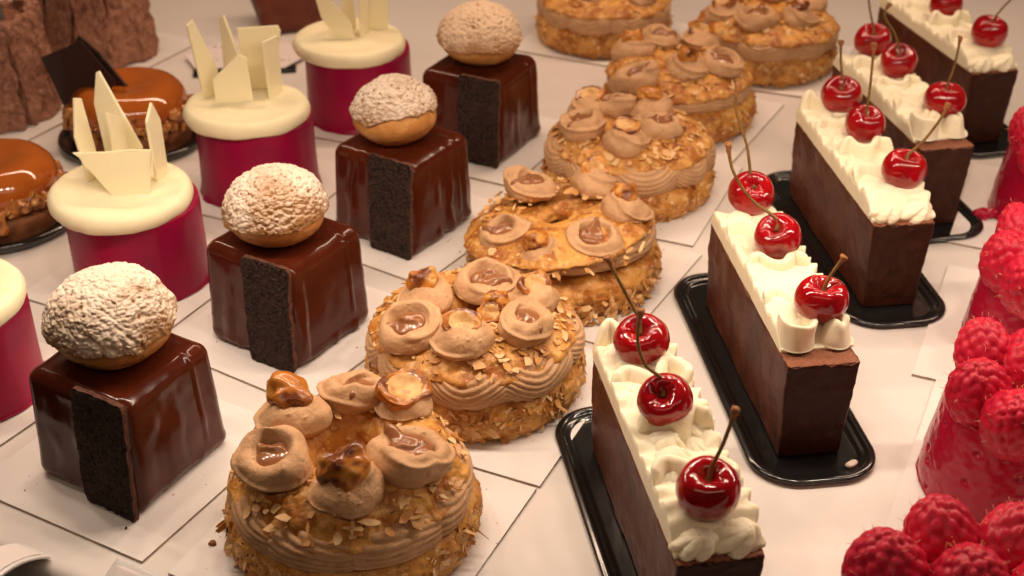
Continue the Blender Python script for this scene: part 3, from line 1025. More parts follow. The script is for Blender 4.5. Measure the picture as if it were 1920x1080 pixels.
def stadium(hx, hy, r, n=14):
    pts = []
    for k, (cx_, cy_) in enumerate([(hx - r, hy - r), (-hx + r, hy - r), (-hx + r, -hy + r), (hx - r, -hy + r)]):
        for j in range(n):
            a = (k + j / (n - 1)) * np.pi / 2
            pts.append((cx_ + r * math.cos(a), cy_ + r * math.sin(a)))
    return np.array(pts)


def tray_mesh(hx, hy, r, name):
    # rings from the middle of the floor up over two stepped rims and down outside
    prof = [(-1.35, .09), (-.95, .09), (-.80, .11), (-.72, .20), (-.63, .24), (-.50, .24), (-.44, .28), (-.38, .36), (-.28, .39), (-.12, .37), (-.03, .32), (0, .24), (-.04, .18),
            (-.10, .15), (-.16, .08), (-.24, .02)]
    rings = []
    for d, z in prof:
        p = stadium(hx + d, hy + d, max(.3, r + d))
        rings.append(np.column_stack([p, np.full(len(p), z)]))
    n = len(rings[0])
    c0 = np.repeat(np.array([[0, 0, .10]]), n, 0)
    V = np.concatenate([c0] + rings + [np.repeat(np.array([[0, 0, .02]]), n, 0)])
    F = grid_faces(len(rings) + 2, n, False, True)
    V, F2 = V, F
    return mesh(name, V, F2, M['blackplastic'])


TRAY = tray_mesh(3.15, 9.7, 2.3, 'plastic_tray')


def shell_mesh(seed):
    """chocolate block: sides carry smears, near end matt, top rough"""
    V, F = roundbox((CW / 2, CL / 2, CH / 2), .13, 80)
    V[:, 2] += CH / 2
    t = V[:, 2] / CH
    V[:, 0] = np.where(V[:, 0] > 0, V[:, 0] * (.80 + .20 * t), V[:, 0] * (.93 + .07 * t))
    V[:, 1] *= .985 + .015 * t
    N = vnormals(V, F)
    V = V + N * (.06 * fbm(V * .6, 3, seed) + .035 * fbm(V * 2.4, 3, seed + 2))[:, None]
    rim = (V[:, 2] > CH - .3) & (np.abs(N[:, 2]) < .8)
    V[:, 2] += rim * .14 * fbm(V * 3, 3, seed + 3)
    n = np.cross(V[F[:, 2]] - V[F[:, 0]], V[F[:, 3]] - V[F[:, 1]])
    n /= np.linalg.norm(n, axis=1, keepdims=True) + 1e-9
    fm = np.where(n[:, 2] > .6, 2, np.where(np.abs(n[:, 1]) > .7, 1, 0))
    return mesh('chocolate_shell', V, F, [M['ganache'], M['ganache_end'], M['ganache_top']], fm=fm)


def cream_base(seed, y0, y1):
    """body of whipped cream; its left side is the flat knife cut, the right side pleated"""
    nx, ny = 60, 260
    xs, ys = np.linspace(-1, 1, nx), np.linspace(y0, y1, ny)
    X, Y = np.meshgrid(xs, ys, indexing='ij')
    x, y = X.ravel(), Y.ravel()
    P = np.stack([x * 1.2, y, 0 * x], 1)
    pl = .5 + .5 * np.sin(y * 2 * np.pi / 1.05 + 1.2 * vn(P * .4, seed))
    pl2 = .5 + .5 * np.sin(y * 2 * np.pi / .95 + 2.6 + 1.4 * vn(P * .4, seed + 7) - x * 1.5)
    z = .95 + .22 * vn(P * .6, seed + 1) + .10 * vn(P * 1.6, seed + 2)
    z += .16 * pl2 * sstep(.3, .95, x) + .18 * pl * sstep(-.3, -.95, x)
    endf = sstep(y0, y0 + 1.3, y) * sstep(y1, y1 - .9, y)
    z = .06 + (z - .06) * (.12 + .88 * endf ** .8)
    xx = np.where(x < 0, x * CW / 2 * 1.0, x * (CW / 2 - .05 + .28 * pl2 - .1))
    V = np.stack([xx, y, z], 1)
    # walls
    idx = np.arange(nx * ny).reshape(nx, ny)
    F = grid_faces(nx, ny)
    ring = list(idx[:, 0]) + list(idx[-1, 1:]) + list(idx[::-1, -1][1:]) + list(idx[0, ::-1][1:-1])
    m = len(ring)
    steps = [.66, .33, 0]
    allV = [V]
    prev = np.array(ring)
    base = len(V)
    Fs = [F]
    for s in steps:
        w_ = V[ring].copy()
        w_[:, 2] = w_[:, 2] * s
        bul = .10 * (1 - abs(2 * s - 1))
        w_[:, 0] += np.sign(w_[:, 0]) * bul * (w_[:, 0] > 0)
        w_[:, 0] -= np.where(w_[:, 0] > 0, (1 - s) * .15, 0)
        cur = np.arange(base, base + m)
        allV.append(w_)
        Fs.append(np.stack([prev, cur, np.roll(cur, -1), np.roll(prev, -1)], 1))
        prev = cur
        base += m
    V, F = np.concatenate(allV), np.concatenate(Fs)
    N = vnormals(V, F)
    if N[:nx * ny, 2].mean() < 0:
        F = F[:, ::-1]
        N = -N
    V = V + N * (.03 * fbm(V * 2.2, 3, seed + 4))[:, None]
    V[:, 0] = np.maximum(V[:, 0], -CW / 2 + .02 + .02 * vn(V * 1.5, seed + 9))
    return mesh('cream_base', V, F, M['cream'])


def fold_mesh(path, h, lean, th=.34, seed=0, close=.0, cut=None, hvar=.12, flare=.25, n=120):
    """a standing fold of piped cream: thick ribbon along a plan-view curve, thin rolled top edge"""
    P = spline(path, n)
    T = np.gradient(P, axis=0)
    T /= np.linalg.norm(T, axis=1, keepdims=True) + 1e-9
    Nn = np.stack([-T[:, 1], T[:, 0]], 1)
    u = np.linspace(0, 1, n)
    endf = np.clip(np.minimum(u, 1 - u) / .08, 0.02, 1) ** .5
    hh = h * (1 + hvar * vn(np.stack([u * 5, u * 0 + seed, u * 0], 1), seed)) * (.55 + .45 * endf)
    # cross-section: offset across, height fraction; loop
    cs = np.array([(1.25, -.05), (1.1, .15), (.85, .4), (.62, .65), (.5, .85), (.34, .97), (.0, 1.02), (-.34, .97), (-.5, .85), (-.62, .65), (-.85, .4), (-1.1, .15), (-1.25, -.05)])
    cs = spline(cs, 34)
    V = []
    for a, b in cs:
        off = a * th * endf + flare * b * b * lean[0] * 0
        xy = P + Nn * off[:, None] + np.outer(b ** 1.6 * hh, np.array(lean)) * .5 + Nn * (flare * (b ** 2))
        V.append(np.column_stack([xy, b * hh]))
    V = np.stack(V, 1).reshape(-1, 3)
    k = len(cs)
    F = grid_faces(n, k)
    # end caps
    c0 = V.reshape(n, k, 3)
    V = np.concatenate([V, c0[0].mean(0)[None], c0[-1].mean(0)[None]])
    a0, a1 = n * k, n * k + 1
    cap = [(a0, j, j + 1, j + 1) for j in range(k - 1)]
    N = vnormals(V, F)
    if N[:n * k].reshape(n, k, 3)[:, k // 2, 2].mean() < 0:
        F = F[:, ::-1]
        N = -N
    grooves = .018 * np.sin(np.tile(np.linspace(0, 1, k), n) * 60)
    N2 = np.concatenate([N[:n * k], np.zeros((2, 3))])
    V = V + N2 * (.03 * fbm(V * 1.7, 3, seed + 2))[:, None]
    if cut is not None:
        V[:, 0] = np.maximum(V[:, 0], cut + .012 * vn(V * 3, seed))
        V[:, 0] = np.minimum(V[:, 0], -cut + .30)
    tri1 = [(a0, j + 1, j) for j in range(k - 1)]
    tri2 = [(a1, (n - 1) * k + j, (n - 1) * k + j + 1) for j in range(k - 1)]
    return mesh('cream_fold', V, [tuple(f) for f in F] + tri1 + tri2, M['cream'])


def swirl_mesh(seed, Rr=1.0, H=1.55, ribs=7, twist=1.6, lean=(.25, .3)):
    """one squeeze of whipped cream from a star nozzle: ribbed, twisted, tip bent over"""
    k, n = 46, 84
    t = np.linspace(0, 1, k)
    ph = np.linspace(0, 2 * np.pi, n, endpoint=False)
    T, PH = np.meshgrid(t, ph, indexing='ij')
    T, PH = T.ravel(), PH.ravel()
    body = np.interp(T, [0, .08, .25, .5, .75, .92, 1], [.86, 1.0, 1.04, .86, .52, .2, .03])
    rib = np.abs(np.cos(PH * ribs / 2 + twist * T * 2)) ** .8
    r = Rr * body * (1 - .26 * (1 - rib) * (1 - .5 * T))
    P = np.stack([np.cos(PH), np.sin(PH), T * 2], 1)
    r = r * (1 + .10 * vn(P * .9, seed))
    x = r * np.cos(PH) + lean[0] * T ** 2.2 * H
    y = r * np.sin(PH) * .88 + lean[1] * T ** 2.2 * H
    z = H * T ** .85 - .12 - .22 * T ** 6
    V = np.stack([x, y, z], 1)
    F = grid_faces(k, n, False, True)
    N = vnormals(V, F)
    if N[k // 2 * n:(k // 2 + 1) * n, :2].dot(np.array([0, 0])).sum() == 0:
        mid = slice(k // 3 * n, (k // 3 + 1) * n)
        if ((N[mid, 0] * np.cos(PH[mid]) + N[mid, 1] * np.sin(PH[mid])).mean()) < 0:
            F = F[:, ::-1]
            N = -N
    V = V + N * (.02 * fbm(V * 2, 2, seed + 3))[:, None]
    V[:, 0] = np.clip(V[:, 0], -9, 9)
    return mesh('cream_swirl', V, F, M['cream'])


SW = [swirl_mesh(3), swirl_mesh(8, 1.05, 1.45, 6, -1.8, (-.25, .25)), swirl_mesh(12, .95, 1.6, 8, 2.2, (.1, .45)), swirl_mesh(17, 1.1, 1.35, 7, -1.2, (-.1, -.3))]


def folds_for(seed, y0, y1, near):
    """plan-view folds: zig-zag ruffles along the block, curls at the near end"""
    rs = np.random.RandomState(seed)
    out = []
    y = y0
    half = CW / 2
    sgn = 1
    while y < y1:
        L_ = 2.1 + .5 * rs.rand()
        # an S of cream laid across the block
        p = [(-half * .98, y + .1), (-half * .55, y + .75 + .2 * rs.rand()), (-.1 + .2 * rs.randn(), y - .05), (half * .45, y + .8 + .25 * rs.rand()), (half * .82, y + .25), (half * .62, y - .35)]
        if sgn < 0:
            p = [(half * 1.0, y + .1), (half * .5, y + .8), (.1, y + .0), (-half * .5, y + .75), (-half * .95, y + .3)]
        out.append(fold_mesh(p, 1.45 + .3 * rs.rand(), (.10 * rs.randn(), .28), .46, seed + len(out), cut=-half + .03, flare=.16))
        y += 3.3 + .5 * rs.rand()
        sgn = -sgn
    if near:
        out.append(fold_mesh([(-1.35, near + 1.5), (-1.45, near + .7), (-1.1, near + .22), (-.55, near + .3), (-.25, near + .95), (-.5, near + 1.5)], 1.5, (.05, -.12), .34, seed + 90, cut=-half + .04, flare=-.22))
        out.append(fold_mesh([(1.3, near + 1.55), (1.5, near + .8), (1.15, near + .25), (.7, near + .45), (.55, near + .9), (.95, near + 1.15), (1.2, near + .9)], 1.4, (.05, -.18), .33, seed + 91, cut=-half + .04, flare=-.20))
        out.append(fold_mesh([(-.5, near + 1.9), (.0, near + 1.2), (.4, near + 1.9)], 1.3, (0, .1), .34, seed + 92, flare=.1))
    return out


def cherry_mesh(seed):
    prof = spline([(.02, .50), (.10, .53), (.22, .66), (.42, .86), (.70, .93), (.98, .76), (1.16, .38), (1.2, -.05), (1.1, -.48), (.82, -.84), (.45, -1.02), (.02, -1.06)], 60)
    V, F, TH = revolve(prof, 90)
    F = F[:, ::-1]
    N = vnormals(V, F)
    d = .05 * vn(V * .8, seed) + .016 * vn(V * 1.9, seed + 2)
    # seam and the wrinkles round the stem
    rr = np.hypot(V[:, 0], V[:, 1])
    seam = np.exp(-(np.angle(np.exp(1j * (TH - seed))) / .14) ** 2) * sstep(1.1, .5, rr) * (V[:, 2] > 0)
    wr = np.abs(np.sin(TH * 3.5 + 2.2 * vn(V * 2, seed + 4) + seed)) ** 8 * sstep(.15, .4, rr) * sstep(.95, .55, rr) * (V[:, 2] > .2)
    d += -.09 * seam + .03 * wr
    V = V + N * d[:, None]
    V[:, 0] *= 1.04
    c = V[F].mean(1)
    fm = ((np.hypot(c[:, 0], c[:, 1]) < .13) & (c[:, 2] > 0)).astype(int)
    return mesh('cherry', V, F, [M['cherry'], M['cherryhole']], fm=fm)


cherry_m = [cherry_mesh(s) for s in (1, 2, 3, 4)]


def stem_obj(parent, pts, rad=.085, end=True):
    """pts in cherry-local cm; first point sits in the dimple; the far end flares into a dry knob"""
    P = spline([(0, 0, .48)] + pts, 40)
    u = np.linspace(0, 1, 40)
    rr = rad * (1.15 - .25 * np.sin(u * np.pi)) + rad * .95 * sstep(.86, .97, u) + .06 * sstep(.07, 0, u)
    V, F = tube(P, rr, 12)
    N = vnormals(V, F)
    V = V + N * (.018 * vn(V * 6, 3) * np.repeat(np.concatenate([[0], .4 + 2.2 * sstep(.85, .95, u), [0]]), 12))[:, None]
    c = np.repeat(np.concatenate([[0], u, [1]]), 12)
    fm = (c[F].mean(1) > .87).astype(int)
    o = put('stem', mesh('stem', V, F, [M['stem'], M['stemend']], fm=fm), parent)
    return o


base_m = [cream_base(3, -6.7, 7.0), cream_base(9, -5.9, 7.0)]
shell_m = [shell_mesh(2), shell_mesh(7)]
foldsA = folds_for(5, -3.9, 6.6, None)
foldsB = folds_for(31, -3.4, 6.5, -6.05)

# near-left top corner (x,y), direction of the long side
CK = [((6.16, 37.79), 100.0, 'A'), ((12.6, 50.87), 97.3, 'B'), ((19.65, 64.38), 97.1, 'A'), ((24.7, 73.9), 100.5, 'B'), ((31.3, 85.9), 103.0, 'A')]
ck_lab = ['cherry cake slice nearest the front, its near end cut off by the bottom edge',
          'cherry cake slice second from the front on a fully visible black tray',
          'cherry cake slice third from the front between two other slices',
          'cherry cake slice fourth from the front, mostly hidden behind the third',
          'farthest cherry cake slice in the top right corner']
tr_lab = ['black plastic tray under the nearest cherry cake slice', 'black plastic tray under the second cherry cake slice, white crumb on it',
          'black plastic tray under the third cherry cake slice', 'black plastic tray under the fourth, hidden cherry cake slice',
          'black plastic tray under the farthest cherry cake slice']
cherries = [
    # per cake: (x,y local from NL corner, z, tilt x, tilt y, stem points)
    [(1.62, 1.9, 7.35, 12, 0, [(.1, 0, 1.1), (.45, .1, 2.1), (.85, .3, 3.6)]),
     (1.60, 7.75, 7.35, 34, -18, [(-.15, .1, 1.0), (-.9, .3, 1.6), (-1.25, .7, 2.6), (-1.15, 1.1, 3.9)]),
     (1.85, 12.5, 7.25, 22, -14, [(-.15, .1, 1.0), (-.7, .5, 2.0), (-1.7, .9, 3.9)])],
    [(2.26, 2.7, 7.3, 6, 4, [(.12, 0, .9), (.4, .1, 1.5), (.85, .2, 2.3)]),
     (2.03, 8.8, 7.3, 22, -22, [(-.2, .1, 1.0), (-1.5, .5, 1.9), (-2.5, .9, 3.3), (-2.85, 1.1, 4.8)]),
     (2.02, 13.7, 7.25, 30, 8, [(-.1, .1, 1.0), (-.4, .4, 2.6), (-1.1, .8, 4.6), (-1.05, 1.0, 6.0)])],
    [(2.55, 2.95, 7.25, 6, 6, [(.15, .1, .9), (.9, .2, 1.7), (1.6, .2, 3.0), (1.9, .3, 3.9)]),
     (2.5, 9.1, 7.25, 14, 2, [(0, .1, 1.0), (.0, .1, 2.2), (-.1, .3, 5.0)]),
     (2.55, 13.6, 7.2, 24, -4, [(0, .1, 1.0), (-.2, .3, 2.2), (-.35, .3, 3.6)])],
    [(2.6, 2.95, 7.3, 4, 2, [(.05, .1, 1.0), (.3, .2, 2.4), (.35, .2, 4.2)]),
     (2.4, 9.3, 7.3, 20, -10, [(-.1, .1, 1.0), (-.5, .3, 2.0), (-1.2, .6, 3.0), (-.9, .8, 3.8)]),
     (2.4, 13.4, 7.25, 20, -4, [(-.1, .1, 1.0), (-.5, .3, 2.4), (-.9, .5, 4.6)])],
    [(2.3, 2.6, 7.3, 4, 10, [(.2, .1, .9), (.8, .2, 1.8), (1.6, .2, 2.8)]),
     (2.2, 8.4, 7.3, 10, 0, [(0, .1, 1.0), (.2, .2, 2.2), (.3, .2, 4.2)])],
]
chl = [['glossy cherry with straight upright stem at the near end of the nearest cake slice',
        'wrinkled cherry with thick curved stem in the middle of the nearest cake slice',
        'wrinkled cherry with long slanting stem at the far end of the nearest cake slice'],
       ['round cherry with short stem at the near end of the second cake slice',
        'cherry with long curving stem, middle one on the second cake slice',
        'bright wrinkled cherry at the far end of the second cake slice'],
       ['cherry with stem leaning right at the near end of the third cake slice',
        'cherry with straight upright stem, middle one on the third cake slice',
        'cherry at the far end of the third cake slice, left of an upright stem'],
       ['cherry with upright stem at the near end of the fourth cake slice',
        'cherry with bent brown stem in the middle of the fourth cake slice',
        'dark cherry at the far end of the fourth cake slice'],
       ['dark cherry with slanting stem at the near end of the farthest cake slice',
        'dark cherry cut off by the top edge on the farthest cake slice']]
for i, ((nx_, ny_), t, kd) in enumerate(CK):
    a = R(t - 90)
    n_ = np.array([math.cos(a), math.sin(a)])
    d_ = np.array([-math.sin(a), math.cos(a)])
    c = np.array([nx_, ny_]) + n_ * CW / 2 + d_ * CL / 2
    tc_ = c + d_ * .45 - n_ * .05
    tr = put('plastic_tray', TRAY, None, (tc_[0], tc_[1], 0), (0, 0, a))
    tag(tr, tr_lab[i], 'tray', 'black plastic trays under the cherry cakes')
    r = thing('cherry_cake_slice', ck_lab[i], 'cake', (c[0], c[1], .12), a, 'cherry cake slices')
    put('chocolate_shell', shell_m[i % 2], r)
    put('cream_base', base_m[0 if kd == 'A' else 1], r, (0, 0, CH))
    for fmesh in (foldsA if kd == 'A' else foldsB):
        put('cream_fold', fmesh, r, (0, 0, CH - .02))
    rs = np.random.RandomState(40 + i)
    yy = -4.6 if kd == 'A' else -3.8
    for (sx, sy, sw, ss, rz_) in ([(-.75, -6.2, 3, .98, 20), (.75, -6.15, 1, 1.02, 200)] if kd == 'A' else [(-.2, -4.55, 3, .85, 90), (1.05, -4.4, 2, .8, 10)]):
        put('cream_swirl', SW[sw], r, (sx, sy, CH + .02), (R(-6), 0, R(rz_)), (ss, ss, ss * .85))
    q = 0
    while yy < 6.4:
        for sx in (-1, 1):
            # left swirls are sliced off by the knife: keep them just inside the cut face
            m_ = SW[rs.randint(4)]
            sc_ = rs.uniform(.82, 1.06)
            put('cream_swirl', m_, r, (sx * (.62 if sx < 0 else .85) + rs.uniform(-.08, .08), yy + sx * .35 + rs.uniform(-.15, .15), CH + .1),
                (R(rs.uniform(-14, 4)), R(rs.uniform(-8, 8)), R(rs.uniform(-70, 70))), (sc_, sc_, sc_ * rs.uniform(.85, 1.0)))
        yy += rs.uniform(1.2, 1.5)
    for j, (lx, ly, z, ax, ay, st) in enumerate(cherries[i]):
        p = np.array([nx_, ny_]) + n_ * lx + d_ * ly
        ch = put('cherry', cherry_m[(i + j) % 4], None, (p[0], p[1], z), (R(ax), R(ay), R(0)), ((1, 1, 1), (.95, .97, 1.0), (1.03, 1.0, .95), (.97, 1, .97))[(i * 2 + j) % 4])
        tag(ch, chl[i][j], 'cherry', 'cherries on the cake slices')
        # stem points are given upright: undo the fruit's tilt
        Rm = np.array(ch.rotation_euler.to_matrix())
        st2 = [tuple(Rm.T @ np.array(q)) for q in st]
        stem_obj(ch, st2, .085 if i < 3 else .075)

# crumbs
def crumb_mesh(seed):
    V, F, _ = revolve(spline([(.01, -.1), (.16, -.08), (.19, .02), (.1, .12), (.01, .13)], 10), 16)
    N = vnormals(V, F[:, ::-1])
    return V + .07 * fbm(V * 6, 2, seed)[:, None] * N, F[:, ::-1]


V, F = crumb_mesh(3)
tag(put('cream_crumb', mesh('cream_crumb', V * 1.2, F, M['sugar']), None, (16.05, 50.3, .32), (0, 0, R(40)), (1.5, .8, .7)),
    'small white crumb lying in the second cherry cake tray', 'crumb')


# ================================================================== caramel domes
def dome_cake(x, y, label, tlabel, seed, plaques):
    prof = [(.01, .10), (3.6, .10), (3.95, .14), (4.15, .38), (4.4, .42), (4.55, .40), (4.7, .62), (4.95, .70), (5.15, .64), (5.2, .46), (5.1, .36), (5.0, .2), (4.9, .02), (.01, .02)]
    V, F, _ = revolve(np.array(prof), 120)
    tr = put('plastic_tray', mesh('round_plastic_tray', V, F[:, ::-1], M['blackplastic']), None, (x, y, 0))
    tag(tr, tlabel, 'tray', 'round black trays under the caramel cakes')
    r = thing('caramel_dome_cake', label, 'cake', (x, y, .12), 0, 'caramel dome cakes')
    prof = spline([(.01, 1.6), (3.6, 1.6), (4.15, 1.5), (4.25, 1.3), (4.1, .4), (3.95, 0), (3.0, 0)], 40)
    V, F, _ = revolve(prof, 110)
    V = V + vnormals(V, F[:, ::-1]) * (.05 * fbm(V * 1.5, 3, seed))[:, None]
    put('tart_base', mesh('tart_base', V, F[:, ::-1], M['tart']), r)
    prof = spline([(.01, 3.95), (1.0, 4.0), (2.2, 4.18), (3.0, 4.12), (3.7, 3.6), (4.0, 2.85), (3.85, 2.1), (3.3, 1.6), (2.5, 1.5)], 60)
    V, F, _ = revolve(prof, 120)
    V = V + vnormals(V, F[:, ::-1]) * (.07 * vn(V * .5, seed))[:, None]
    put('caramel_dome', mesh('caramel_dome', V, F[:, ::-1], M['caramel']), r)
    rs = np.random.RandomState(seed)
    bits = []
    for q in range(4):
        V, F = roundbox((.50, .34, .24), .16, 12)
        V = V + vnormals(V, F) * (.30 * fbm(V * 2.2 + q * 7, 3, seed + q))[:, None]
        bits.append(mesh('nut_piece', V, F, M['nutcaramel'], smooth=(q % 2 == 0)))
    n = 52
    for q in range(n):
        a = 2 * np.pi * (q + .4 * rs.rand()) / n
        rr = 3.75 + .6 * rs.rand()
        put('nut_piece', bits[q % 4], r, (math.cos(a) * rr, math.sin(a) * rr, 1.65 + .95 * rs.rand()), (R(rs.uniform(-180, 180)), R(rs.uniform(-90, 90)), a + R(rs.uniform(-90, 90))),
            [rs.uniform(.7, 1.4)] * 3)
    for poly, loc, rot, bd in plaques:
        V, F = prism(poly, .16, bd)
        put('dark_chocolate_plaque', mesh('dark_chocolate_plaque', V, F, M['darkchoc'], smooth=False), r, loc, [R(a) for a in rot])


dome_cake(-32.4, 75.3, 'caramel dome cake with nut ring cut off by the left edge', 'round black tray under the caramel dome at the left edge', 5, [])
dome_cake(-26.7, 87.2, 'caramel dome cake with dark chocolate plaques behind the white shards', 'round black tray under the caramel dome behind the white shards', 8,
          [([(-.4, -.3), (.3, -.3), (2.6, 1.3), (3.2, 2.1), (1.0, 4.9), (-.5, 4.1), (-1.9, 3.4)], (-3.75, -.9, 2.7), (-4, 4, -4), .02),
           ([(-.8, -.2), (2.6, -.2), (.9, 2.6), (-.4, 3.9), (-1.2, 3.0)], (-2.2, .3, 3.5), (-6, -8, -14), .03)])


# ================================================================== bark-covered cakes
def bark_cake(x, y, R0, H, n, label, seed, rz):
    board(x, y, 62, R0 + 1.6, R0 + 1.6, 'white cake board under the ' + ('nearer' if seed == 3 else 'farther') + ' bark-covered chocolate cake')
    r = thing('bark_covered_cake', label, 'cake', (x, y, BT), R(rz), 'chocolate cakes covered in bark')
    V, F, _ = revolve(spline([(.01, H - .6), (R0 * .6, H - .6), (R0 * .72, H - .8), (R0 * .9, .2), (R0 * .9, 0)], 30), 60)
    put('mousse_core', mesh('mousse_core', V, F[:, ::-1], M['ganache_top']), r)
    rs = np.random.RandomState(seed)
    for q in range(n):
        a = 2 * np.pi * (q + rs.uniform(-.15, .15)) / n
        V, F = roundbox((2 * np.pi * R0 / n * .50, .36, H / 2), .2, 40)
        V[:, 2] += H / 2
        V = V + vnormals(V, F) * (.34 * fbm(V * .9, 4, seed + q) + .20 * fbm(V * 2.6, 3, seed + q + 40))[:, None]
        tp = V[:, 2] / H
        V[:, 0] *= 1.05 - .25 * tp
        V[:, 2] = np.maximum(V[:, 2] * rs.uniform(.93, 1.06), 0)
        rot = Matrix.Rotation(a + np.pi / 2, 4, 'Z') @ Matrix.Rotation(R(7 + rs.uniform(-2, 3)) * -1, 4, 'X') @ Matrix.Rotation(R(rs.uniform(-4, 4)), 4, 'Y')
        put('chocolate_bark', mesh('chocolate_bark', V, F, M['bark']), r, (math.cos(a) * (R0 + .3 * (q % 2)), math.sin(a) * (R0 + .3 * (q % 2)), 0), rot.to_euler())
    for q in range(2):
        V, F = prism([(-.9, 0), (.9, 0), (1.1, 1.6), (-.7, 1.9)], .2, .03)
        put('dark_chocolate_plaque', mesh('dark_chocolate_plaque', V, F, M['darkchoc'], smooth=False), r, (-.6 + q * 1.3, .2, H - .7), (R(-30), 0, R(40 * q)))


bark_cake(-37.6, 92.0, 3.9, 7.2, 9, 'crumbly brown bark-covered cake cut off by the left edge', 3, 12)
bark_cake(-33.6, 103.6, 4.2, 8.2, 10, 'crumbly brown bark-covered cake in the top left corner behind the caramel dome', 5, 30)


# ================================================================== raspberries and their cakes
def rasp_mesh(seed):
    k, n = 56, 96
    ph = np.linspace(-np.pi / 2 + 1e-3, np.pi / 2 - 1e-3, k)
    th = np.linspace(0, 2 * np.pi, n, endpoint=False)
    D = np.stack([np.cos(ph)[:, None] * np.cos(th), np.cos(ph)[:, None] * np.sin(th), np.repeat(np.sin(ph)[:, None], n, 1)], 2).reshape(-1, 3)
    F = grid_faces(k, n, False, True)[:, ::-1]
    rs = np.random.RandomState(seed)
    m = 104
    i = np.arange(m) + .5
    pz = 1 - 2 * i / m
    pa = np.pi * (1 + 5 ** .5) * i
    pr_ = np.sqrt(1 - pz ** 2)
    C = np.stack([pr_ * np.cos(pa), pr_ * np.sin(pa), pz], 1) + rs.randn(m, 3) * .035
    C /= np.linalg.norm(C, axis=1, keepdims=True)
    d = np.arccos(np.clip(D @ C.T, -1, 1))
    d.sort(axis=1)
    r0 = .205
    hgt = np.sqrt(np.maximum(0, 1 - np.minimum(1, d[:, 0] / r0) ** 2))
    rad = .905 + .088 * hgt + .01 * vn(D * 4, seed)
    V = D * rad[:, None] * np.array([1.22, 1.22, 1.42])
    V[:, :2] *= (1 - .13 * D[:, 2])[:, None]
    V *= (1 + .05 * vn(D * 1.1, seed + 5))[:, None]
    # hairs (dry styles)
    Vs, Fs = [], []
    c = 0
    for q in range(60):
        cc = C[rs.randint(m)]
        if cc[2] < -.2:
            continue
        p = cc * .98 * np.array([1.22, 1.22, 1.42]) * np.array([1 - .13 * cc[2], 1 - .13 * cc[2], 1])
        dr = cc + rs.randn(3) * .6
        dr /= np.linalg.norm(dr)
        b = p + dr * (.14 + .12 * rs.rand())
        pts = [p - dr * .05, p * .5 + b * .5 + rs.randn(3) * .02, b]
        v, f = tube(np.array(pts), [.011, .009, .006], 3)
        Vs.append(v)
        Fs.append(f + c)
        c += len(v)
    return mesh('raspberry', V, F, M['rasp']), mesh('raspberry_hairs', np.concatenate(Vs), np.concatenate(Fs), M['hair'])


RM = [rasp_mesh(s) for s in (1, 2, 3)]


def rasp_cake_mesh(seed):
    prof = spline([(2.2, 4.62), (3.0, 4.68), (3.25, 4.6), (3.36, 4.35), (3.52, 3.2), (3.74, 1.7), (3.85, .6), (3.92, .15), (3.95, 0), (3.5, 0)], 110)
    V, F, TH = revolve(prof, 260)
    F = F[:, ::-1]
    N = vnormals(V, F)
    f1, f2, h = worley(V * 1.05, seed)
    bit = (h > .52) * sstep(.26, .10, f1)
    d = .05 * fbm(V * .7, 3, seed) + .16 * bit + .03 * fbm(V * 3, 2, seed + 3)
    P = np.stack([np.cos(TH) * 3, np.sin(TH) * 3, 0 * TH], 1)
    d += np.exp(-(V[:, 2] / .3) ** 2) * (.05 + .16 * np.maximum(0, vn(P * 1.4, seed + 6)))
    V = V + N * d[:, None]
    V[:, 2] = np.maximum(V[:, 2], 0) + BT
    glaze = mesh('raspberry_glaze', V, F, M['raspglaze'], attr={'bit': bit * (.6 + .5 * h)})
    V, F, TH = revolve(spline([(.01, 4.6), (2.0, 4.62), (2.9, 4.66), (3.02, 4.5)], 20), 60)
    V = V + vnormals(V, F[:, ::-1]) * (.05 * fbm(V * 1.2, 3, seed))[:, None]
    V[:, 2] += BT
    return glaze, mesh('mousse_top', V, F[:, ::-1], M['raspmousse'])


RC = [rasp_cake_mesh(4), rasp_cake_mesh(9)]
rcakes = [
    ((17.7, 36.9), [(13.9, 37.4, 5.5, 1.28), (16.35, 39.0, 5.6, 1.22), (18.9, 38.6, 5.5, 1.2), (16.6, 36.2, 5.9, 1.25), (19.6, 36.0, 5.8, 1.2), (21.2, 38.5, 5.4, 1.15)]),
    ((22.85, 49.1), [(20.55, 48.5, 5.75, 1.18), (21.75, 51.6, 5.8, 1.1), (21.6, 46.45, 5.6, 1.22), (23.5, 50.6, 5.9, 1.15), (24.0, 46.8, 5.7, 1.15), (25.6, 49, 5.7, 1.15)]),
    ((28.45, 61.2), [(25.75, 60.5, 5.5, 1.22), (26.0, 58.0, 5.45, 1.2), (27.3, 63.2, 5.5, 1.15), (28.4, 60.5, 5.8, 1.15), (29.3, 63.2, 5.8, 1.1)]),
    ((34.3, 75.8), [(31.9, 73.6, 5.3, 1.1), (32.1, 76.5, 5.5, 1.1), (33.5, 74.0, 5.6, 1.1), (33.0, 77.5, 5.6, 1.1)]),
]
rc_lab = ['pink glazed raspberry cake in the bottom right corner', 'pink glazed raspberry cake second from the bottom at the right edge',
          'pink glazed raspberry cake third from the bottom at the right edge', 'farthest raspberry cake at the right edge with a glaze drip']
rpos = [['leftmost', 'second from left', 'third from left', 'frontmost', 'right front', 'rear right'],
        ['leftmost upright', 'rear left', 'front left', 'rear right', 'front right', 'far right'],
        ['leftmost', 'front left', 'rear left', 'middle', 'rear right'],
        ['front left', 'rear left', 'front right', 'rear right']]
rwhere = ['raspberry on the raspberry cake in the bottom right corner', 'raspberry on the second raspberry cake from the bottom',
          'raspberry on the third raspberry cake from the bottom', 'raspberry on the farthest raspberry cake']
